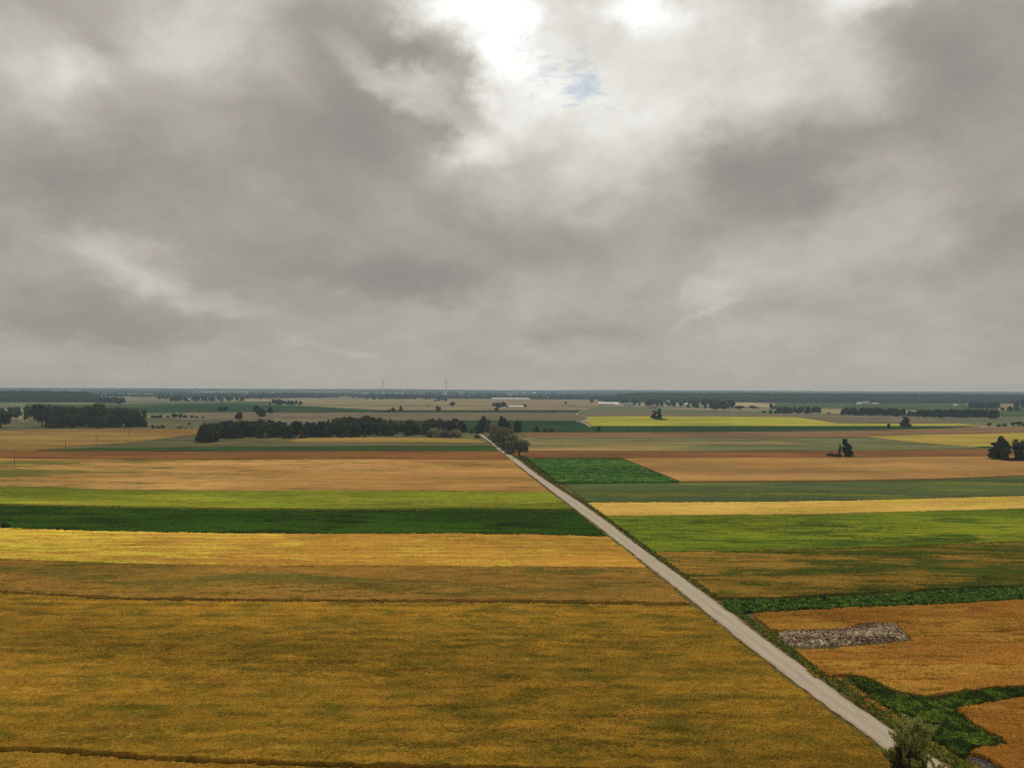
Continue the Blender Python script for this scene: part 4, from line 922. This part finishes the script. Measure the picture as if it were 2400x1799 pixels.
for (a, b_, yb, yt, n, lab) in FARG:
    grove('distant_tree', n, a, b_, [(a, yb), (b_, yb)], [(a, yt+2), ((a*2+b_)/3, yt), ((a+b_*2)/3, yt+.6), (b_, yt+2.5)],   .10, (8, 22), ['grove'], LF, lab, 'trees: '+lab[lab.find('of the'):] if 'of the' in lab else 'far trees', nn=420, size=.085, wk=(1.0, 1.6))

# far woods as one mass each: canopy over rising land
def woods(name, x0, x1, d0, d1, hfun, tree_h, label, s=9):
    X, Y = np.meshgrid(np.arange(x0, x1, s, dtype=float), np.arange(d0, d1, s*1.2, dtype=float))
    land = hfun(X, Y); mask = (land > -5)
    dl = np.minimum((Y-d0)/60, 1)
    cell = vnoise(X/11, Y/11); Z = np.maximum(land, 0)+tree_h*(.62+.38*cell+.16*(vnoise(X/60, Y/60)-.5))+rng.normal(0, 1.1, X.shape)
    X = X+rng.normal(0, 2, X.shape); Y = Y+rng.normal(0, 2, Y.shape)
    Z[0, :] = -.2; Z[:, 0] = -.2; Z[:, -1] = -.2; Z[-1, :] = -.2
    Z = np.where(mask, Z, -.2)
    idx = np.arange(X.size).reshape(X.shape)
    F4 = np.stack([idx[:-1, :-1], idx[:-1, 1:], idx[1:, 1:], idx[1:, :-1]], -1).reshape(-1, 4)
    mz = mask; keep = (mz[:-1, :-1] | mz[:-1, 1:] | mz[1:, 1:] | mz[1:, :-1]).ravel()
    o = obj(name, mesh_np(name, np.c_[X.ravel(), Y.ravel(), Z.ravel()], F4[keep], MAT['leaf_far'])); tag(o, label, 'woods', kind='stuff')
    # land below
    Xh, Yh = X[::4, ::4], Y[::4, ::4]; Zh = np.maximum(hfun(Xh, Yh), 0)-.3*(hfun(Xh, Yh) <= 0)
    idx = np.arange(Xh.size).reshape(Xh.shape); F5 = np.stack([idx[:-1, :-1], idx[:-1, 1:], idx[1:, 1:], idx[1:, :-1]], -1).reshape(-1, 4)
    h = obj('hill', mesh_np('hill', np.c_[Xh.ravel(), Yh.ravel(), Zh.ravel()], F5, MAT['ground'], smooth=True)); tag(h, 'low rise of land under '+label, kind='structure')
def sstep(a, b_, x): t_ = np.clip((x-a)/(b_-a), 0, 1); return t_*t_*(3-2*t_)
# right: from px 1407 to beyond the right edge
def hr_(X, Y):
    px = X/Y*F+1200; d = Y
    base = 20*sstep(3500, 4500, Y)*sstep(1400, 1500, px)+3*(vnoise(X/500, Y/500)-.5)
    return np.where((px > 1405+18*vnoise(X/80, Y/80)) & (px < 2700), np.maximum(base, .1), -10)
woods('woods', 350, 3500, 3480, 4550, hr_, 19, 'long blue-green far woods stretching across the right horizon')
def hl_(X, Y):
    px = X/Y*F+1200
    base = 20*sstep(2900, 3500, Y)*(1-sstep(190, 245, px))
    return np.where((px < 232), np.maximum(base, .1), -10)
woods('woods', -2900, -1480, 2930, 3560, hl_, 19, 'blue-grey far woods at the left edge behind the farmstead')

# distant scattered woodland belts: one mass fading in the haze
def belts():
    Vs = []; Fs = []; base = 0; cnt = 0
    r = np.random.default_rng(11)
    ico = []
    for k in range(10):
        a = k*2.4; z = -1+2*(k+.5)/10; q = math.sqrt(1-z*z); ico.append((math.cos(a)*q, math.sin(a)*q, z))
    # low-poly lump: ring based
    def lump(x, y, wx, wy, h):
        nonlocal base
        n = 6; v = [(x, y, h)]
        for ring, (rr, hh) in enumerate(((.7, .82), (1.0, .45), (.85, 0))):
            for s_ in range(n):
                a = 2*math.pi*s_/n+ring*.4; q = rr*r.uniform(.8, 1.2)
                v.append((x+math.cos(a)*wx*q, y+math.sin(a)*wy*q, h*hh*r.uniform(.85, 1.1)))
        f = [[0, 1+s_, 1+(s_+1) % n, 0] for s_ in range(n)]
        for g_ in range(2):
            for s_ in range(n): f.append([1+g_*n+s_, 1+(g_+1)*n+s_, 1+(g_+1)*n+(s_+1) % n, 1+g_*n+(s_+1) % n])
        Vs.extend(v); Fs.extend([[i+base for i in q] for q in f]); base += len(v)
    for b_ in range(170):
        d = 4200*(2.7**r.random()); pxc = r.uniform(-150, 1400) if d < 5200 else r.uniform(-150, 2550)
        ln = r.uniform(60, 700)*(d/5000)**.5; x0 = (pxc-1200)/F*d
        step = 11*(d/4000)**.8; hh = r.uniform(9, 17)
        if r.random() < .25: hh *= 1.35
        for k in range(int(ln/step)+1):
            if r.random() < .1: continue
            lump(x0+k*step, d+r.uniform(-25, 25), step*r.uniform(.7, 1.2), step*.8, hh*r.uniform(.55, 1.2))
    faces = [q[:3] if q[0] == q[3] else q for q in Fs]
    o = obj('distant_woods', mesh_np('distant_woods', Vs, faces, MAT['leaf_far'])); tag(o, 'scattered belts of woodland fading into the haze below the horizon', 'woods', kind='stuff')
belts()
# far ridge closing the horizon
xs_ = np.arange(-12600, 12601, 150.); V = []; Fq = []
for i, x in enumerate(xs_):
    h = 25+13*vnoise(np.array(x/1900+9.), np.array(2.))+2.2*random.random()
    V += [(x, 10800, -.3), (x, 12600, float(h)), (x, 13800, -.3)]
for i in range(len(xs_)-1):
    for k in range(2): Fq.append([i*3+k, i*3+3+k, i*3+4+k, i*3+1+k])
tag(obj('hills', mesh_np('hills', V, Fq, MAT['leaf_far'], smooth=True)), 'low wooded blue ridge on the horizon', kind='structure')

# ------------------------------------------------------------------ buildings, turbines, poles, vans
def box(V, Fq, x0, x1, y0, y1, z0, z1):
    o_ = len(V); V += [(x0, y0, z0), (x1, y0, z0), (x1, y1, z0), (x0, y1, z0), (x0, y0, z1), (x1, y0, z1), (x1, y1, z1), (x0, y1, z1)]
    Fq += [[o_+i for i in q] for q in ((0, 3, 2, 1), (4, 5, 6, 7), (0, 1, 5, 4), (1, 2, 6, 5), (2, 3, 7, 6), (3, 0, 4, 7))]
PM = {}
def pm_(key, c, **k):
    if key not in PM: PM[key] = plain(key, c, **k)
    return PM[key]
WALLW = pm_('white_render', (.74, .72, .66), var=.1, scale=.3); WALLT = pm_('tan_render', (.42, .35, .26), var=.12, scale=.3)
ROOFW = pm_('pale_sheet_roof', (.80, .79, .74), rough=.5, var=.08, scale=.2); ROOFM = pm_('mauve_roof', (.20, .15, .14), var=.15, scale=.5)
ROOFG = pm_('grey_roof', (.26, .28, .32), var=.12, scale=.5); ROOFT = pm_('tan_roof', (.50, .38, .27), var=.12, scale=.4)
DARK = pm_('dark_opening', (.03, .03, .03), var=.1); GLASS = pm_('window_pane', (.05, .06, .07), rough=.15, var=.05)
def house(name, px0, px1, ybase, hw, hroof, dep, wall, roof, label, cat='house', rz=0.0, doors=2, wins=4, opening=False):
    cx = (px0+px1)/2; d = depth_of(cx, ybase); x, y = atd(cx, d); wd = (px1-px0)*d/F
    e = empty(name, (x, y+dep/2, 0), rz); tag(e, label, cat)
    V, Fq = [], []; box(V, Fq, -wd/2, wd/2, -dep/2, dep/2, -.2, hw)
    o_ = len(V); V += [(-wd/2, -dep/2, hw), (-wd/2, dep/2, hw), (-wd/2, 0, hw+hroof*.97), (wd/2, -dep/2, hw), (wd/2, dep/2, hw), (wd/2, 0, hw+hroof*.97)]
    obj('wall', mesh_np('wall', V, Fq+[[o_, o_+2, o_+1], [o_+3, o_+4, o_+5]], wall), e)
    ov = .5; V, Fq = [], []; t_ = .25
    for s_ in (-1, 1):
        o_ = len(V)
        V += [(-wd/2-ov, s_*(dep/2+ov), hw-.15), (wd/2+ov, s_*(dep/2+ov), hw-.15), (wd/2+ov, 0, hw+hroof), (-wd/2-ov, 0, hw+hroof)]
        V += [(a, b_, c+t_) for a, b_, c in V[o_:o_+4]]
        Fq += [[o_+i for i in q] for q in ((0, 1, 2, 3), (7, 6, 5, 4), (0, 4, 5, 1), (1, 5, 6, 2), (3, 2, 6, 7), (0, 3, 7, 4))]
    rf = obj('roof', mesh_np('roof', V, Fq, roof), e)
    if cat == 'house':
        V, Fq = [], []; box(V, Fq, wd*.18, wd*.18+.9, -.5, .4, hw+hroof-.6, hw+hroof+1.2); obj('chimney', mesh_np('chimney', V, Fq, ROOFM), rf)
    for k in range(doors):
        u = -wd/2+wd*(k+.5)/doors; a = (2.2 if opening else .6); V, Fq = [], []
        box(V, Fq, u-a, u+a, -dep/2-.06, -dep/2+.1, 0, min(hw*.8, 3.2 if opening else 2.1)); obj('door', mesh_np('door', V, Fq, DARK), e)
    for k in range(wins):
        u = -wd/2+wd*(k+.5)/wins+wd/wins*.22; V, Fq = [], []
        box(V, Fq, u-.6, u+.6, -dep/2-.05, -dep/2+.1, hw*.42, hw*.42+1.2); wv_ = obj('window', mesh_np('window', V, Fq, GLASS), e)
house('livestock_hall', 1403, 1450, 949, 5.0, 5.5, 22, WALLW, ROOFW, 'large white farm hall with a pale sheet roof and dark openings beside the far woods', 'farm building', doors=6, wins=0, opening=True)
house('livestock_hall', 1460, 1486, 949.5, 4.5, 4.5, 16, WALLW, ROOFG, 'smaller white farm hall with a greyish roof right of the large one', 'farm building', doors=3, wins=0, opening=True)
house('shed', 1440, 1456, 949.5, 3, 1.5, 8, WALLW, ROOFW, 'low white shed between the two farm halls', 'farm building', doors=2, wins=0)
house('shed', 1192, 1228, 955.3, 3.0, 3.0, 12, WALLT, ROOFW, 'low building with a thin white roof between trees in the middle distance', 'farm building', doors=5, wins=0, opening=True)
house('farmhouse', 1521, 1542, 957, 4.5, 5, 14, WALLT, ROOFM, 'farmhouse with a mauve-brown roof left of the blue-grey one in the hamlet')
house('farmhouse', 1561, 1579, 958, 4.2, 5.5, 14, WALLW, ROOFG, 'farmhouse with a blue-grey roof in the hamlet', rz=.2)
house('farmhouse', 1592, 1600, 949, 4, 5, 9, WALLW, ROOFW, 'small hamlet house with a steep pale roof left of the long pale one', rz=.5)
house('barn', 1605, 1628, 951, 4.5, 5, 16, WALLT, ROOFW, 'long barn with a pale roof in the middle of the hamlet', 'farm building')
house('barn', 1609, 1622, 945, 5, 4, 12, WALLT, ROOFT, 'barn with a tan roof just behind the long pale one', 'farm building')
house('barn', 1669, 1688, 950, 4.5, 6, 14, WALLT, ROOFT, 'barn with a wide tan roof at the right end of the hamlet', 'farm building')
house('farmhouse', 1562, 1570, 942.5, 4, 5, 9, WALLW, ROOFT, 'tiny house with a tan roof behind the blue-grey roofed farmhouse', rz=.3)
house('farmhouse', 2010, 2021, 947.5, 4, 5, 14, WALLW, ROOFW, 'white house at the foot of the far woods, leftmost of three', doors=1, wins=3)
house('barn', 2024, 2040, 947.5, 5, 8, 18, WALLT, ROOFT, 'large tan-roofed barn at the foot of the far woods, middle of three', 'farm building')
house('shed', 2045, 2059, 947, 3.5, 2.5, 12, WALLW, ROOFW, 'low white shed at the foot of the far woods, rightmost of three', 'farm building')
house('farmhouse', 2237, 2245, 951.5, 3.5, 4, 12, WALLW, ROOFW, 'small hazy white house left of two others before the far woods')
house('barn', 2249, 2262, 951, 4, 5, 14, WALLT, ROOFM, 'hazy barn in the middle of three buildings before the far woods', 'farm building')
house('farmhouse', 2264, 2270, 950.5, 4, 4, 12, WALLW, ROOFT, 'hazy little house right beside the barn before the far woods')
house('shed', 1244, 1264, 923, 9, 5, 40, WALLW, ROOFW, 'very hazy pale hall near the horizon above the long white hall', 'farm building', doors=0, wins=0)
house('farmhouse', 1037, 1047, 924.5, 6, 6, 20, WALLW, ROOFT, 'very hazy pale house near the horizon just below the right wind turbine', doors=1, wins=2)
house('farmhouse', 440, 446, 937.5, 4, 4, 10, WALLW, ROOFW, 'tiny white house at the foot of the long far tree row on the left', doors=1, wins=2)
# long barrel-roofed hall
def hall():
    cx = 1197; d = depth_of(cx, 937.9); x, y = atd(cx, d); wd = 90*d/F; dep = 26; e = empty('greenhouse_hall', (x, y+dep/2, 0))
    tag(e, 'very long low white hall with a rounded roof in the far centre', 'farm building')
    V, Fq = [], []; n = 12
    prof_ = [(-math.cos(math.pi*k/n)*dep/2, 4+math.sin(math.pi*k/n)*8.0) for k in range(n+1)]
    segs = [(-wd/2, .72), (-wd/2+6, .95), (-wd/2+12, 1), (wd/2-12, 1), (wd/2-6, .95), (wd/2, .72)]
    for (xx, s_) in segs: V += [(xx, a*s_, 4+(b_-4)*s_) for a, b_ in prof_]
    for i in range(len(segs)-1):
        for k in range(n): Fq.append([i*(n+1)+k, i*(n+1)+k+1, (i+1)*(n+1)+k+1, (i+1)*(n+1)+k])
    Fq.append(list(range(n+1))); Fq.append([5*(n+1)+k for k in range(n, -1, -1)])
    obj('roof', mesh_np('roof', V, Fq, ROOFW), e)
    V, Fq = [], []; box(V, Fq, -wd/2+1, wd/2-1, -dep/2+.3, dep/2-.3, -.2, 4.05); obj('wall', mesh_np('wall', V, Fq, WALLW), e)
    for k in range(6):
        V, Fq = [], []; u = -wd/2+wd*(k+.5)/6; box(V, Fq, u-2, u+2, -dep/2+.2, -dep/2+.5, 0, 3); obj('door', mesh_np('door', V, Fq, DARK), e)
hall()
# wind turbines
TW = pm_('turbine_white', (.8, .8, .8), var=.03, rough=.5)
def turbine(px, yhub, d, blade, ang0, label):
    hub = CAMZ+(eye(px)-yhub)*d/F; x, y = atd(px, d); e = empty('wind_turbine', (x, y, 0)); tag(e, label, 'wind turbine', 'wind turbines on the horizon')
    v, f = tube([(0, 0, -.5), (0, 0, hub*.5), (0, 0, hub)], [4.6, 3.8, 2.6], 12); obj('tower', mesh_np('tower', v, f, TW), e)
    V, Fq = [], []; box(V, Fq, -2, 2, -3.5, 7, hub-1.5, hub+2.6); obj('nacelle', mesh_np('nacelle', V, Fq, TW), e)
    v, f = tube([(0, -6.5, hub+.5), (0, -5.5, hub+.5), (0, -3.6, hub+.5)], [.6, 1.8, 2.1], 10); hb = obj('hub', mesh_np('hub', v, f, TW), e)
    for k in range(3):
        a = R(ang0+120*k); u = Vector((math.sin(a), 0, math.cos(a))); s_ = Vector((math.cos(a), 0, -math.sin(a))); c0 = Vector((0, -5, hub+.5))
        V = []; st = [(0, 1.0, 1.0), (.12, 3.2, .9), (.4, 2.4, .6), (.75, 1.6, .35), (1, .5, .15)]
        for (q, wd, th) in st:
            c = c0+u*(q*blade+1)
            for (i, j) in ((-.3, -.5), (.7, -.1), (.7, .1), (-.3, .5)): V.append(tuple(c+s_*wd*i+Vector((0, th*j*2, 0))))
        Fq = [[i*4+j, i*4+(j+1) % 4, (i+1)*4+(j+1) % 4, (i+1)*4+j] for i in range(4) for j in range(4)]+[[16, 17, 18, 19]]
        obj('blade', mesh_np('blade', V, Fq, TW), e)
turbine(897, 889.5, 6400, 40, 45, 'left wind turbine on the horizon, smaller, with two blades raised in a V')
turbine(1045.5, 892.5, 5600, 36, -27, 'right wind turbine on the horizon with one blade pointing down')
# power poles
POLE = pm_('weathered_pole', (.16, .14, .12), var=.2, scale=1.0)
for i, (px, yb, yt) in enumerate([(35.4,1092,1056),(154.5,1061,1030),(226,1041,1015),(302,1022,1004)]):
    d = depth_of(px, yb); x, y = atd(px, d); h = (yb-yt)*d/F
    e = empty('power_pole', (x, y, 0), -.5)
    tag(e, ['nearest and tallest-looking wooden power pole, at the left edge', 'second wooden power pole from the left, at the brown strip', 'third wooden power pole from the left on the tan stubble', 'farthest and smallest wooden power pole on the tan stubble'][i], 'power pole', 'wooden power poles crossing the left fields')
    v, f = tube([(0, 0, -.2), (0, 0, h*.5), (0, 0, h)], [.22, .19, .15], 8); obj('pole', mesh_np('pole', v, f, POLE), e)
    V, Fq = [], []; box(V, Fq, -1.0, 1.0, -.28, -.15, h-.55, h-.37); ca = obj('crossarm', mesh_np('crossarm', V, Fq, POLE), e)
    for u in (-.85, 0, .85):
        v, f = tube([(u, -.21, h-.37), (u, -.21, h-.2), (u, -.21, h-.08)], [.05, .09, .05], 6); obj('insulator', mesh_np('insulator', v, f, TW), ca)
# parked white vans by the farmstead
VANM = pm_('white_paint', (.75, .75, .74), rough=.35, var=.03); TYRE = pm_('tyre', (.03, .03, .03), var=.1)
def van(px, yb, ln, label, rz=0):
    d = depth_of(px, yb); x, y = atd(px, d); e = empty('parked_van', (x, y, 0), rz); tag(e, label, 'van', 'white vehicles parked on the left')
    hw = 1.0
    P2 = [(-ln/2, .45), (-ln/2, 2.3), (-ln/2+.2, 2.5), (ln/2-1.9, 2.5), (ln/2-1.0, 1.5), (ln/2-.1, 1.25), (ln/2, .9), (ln/2, .45)]; n = len(P2)
    V = [(a, -hw, b_) for a, b_ in P2]+[(a, hw, b_) for a, b_ in P2]
    Fq = [[i, (i+1) % n, n+(i+1) % n, n+i] for i in range(n)]+[list(range(n))[::-1], list(range(n, 2*n))]
    obj('body', mesh_np('body', V, Fq, VANM), e)
    V, Fq = [], []; box(V, Fq, ln/2-2.6, ln/2-1.75, -hw-.02, hw+.02, 1.5, 2.1); obj('window', mesh_np('window', V, Fq, GLASS), e)
    for sx in (-ln/2+.9, ln/2-1.0):
        for sy in (-1, 1):
            v, f = tube([(sx, sy*hw-.1, .36), (sx, sy*hw, .36), (sx, sy*hw+.06, .36)], [.36, .36, .2], 12); obj('wheel', mesh_np('wheel', v, f, TYRE), e)
van(51, 987.5, 7.0, 'longer white van parked in the gap of the farmstead trees at the far left')
van(62.5, 986.3, 4.8, 'shorter white vehicle right of the longer van at the far left', .2)
van(415, 979.5, 5.0, 'small white vehicle by the loose hedge between the left cluster and the grove', .1)
van(648, 983.5, 5.0, 'small pale vehicle on the stubble behind the central grove', 0)

# ------------------------------------------------------------------ haze
def haze():
    V, Fq = [], []; box(V, Fq, -13500, 13500, -3000, 14500, -1.5, 175)
    m = bpy.data.materials.new('haze'); m.use_nodes = True; t = m.node_tree
    for n in list(t.nodes): t.nodes.remove(n)
    pv = t.nodes.new('ShaderNodeVolumePrincipled'); pv.inputs['Density'].default_value = HAZE_D; pv.inputs['Color'].default_value = (*HAZE_C, 1)
    pv.inputs['Anisotropy'].default_value = .35
    out = t.nodes.new('ShaderNodeOutputMaterial'); t.links.new(pv.outputs[0], out.inputs['Volume'])
    o = obj('haze', mesh_np('haze', V, Fq, m)); tag(o, 'thin blue-grey haze over the farmland', kind='stuff')
haze()
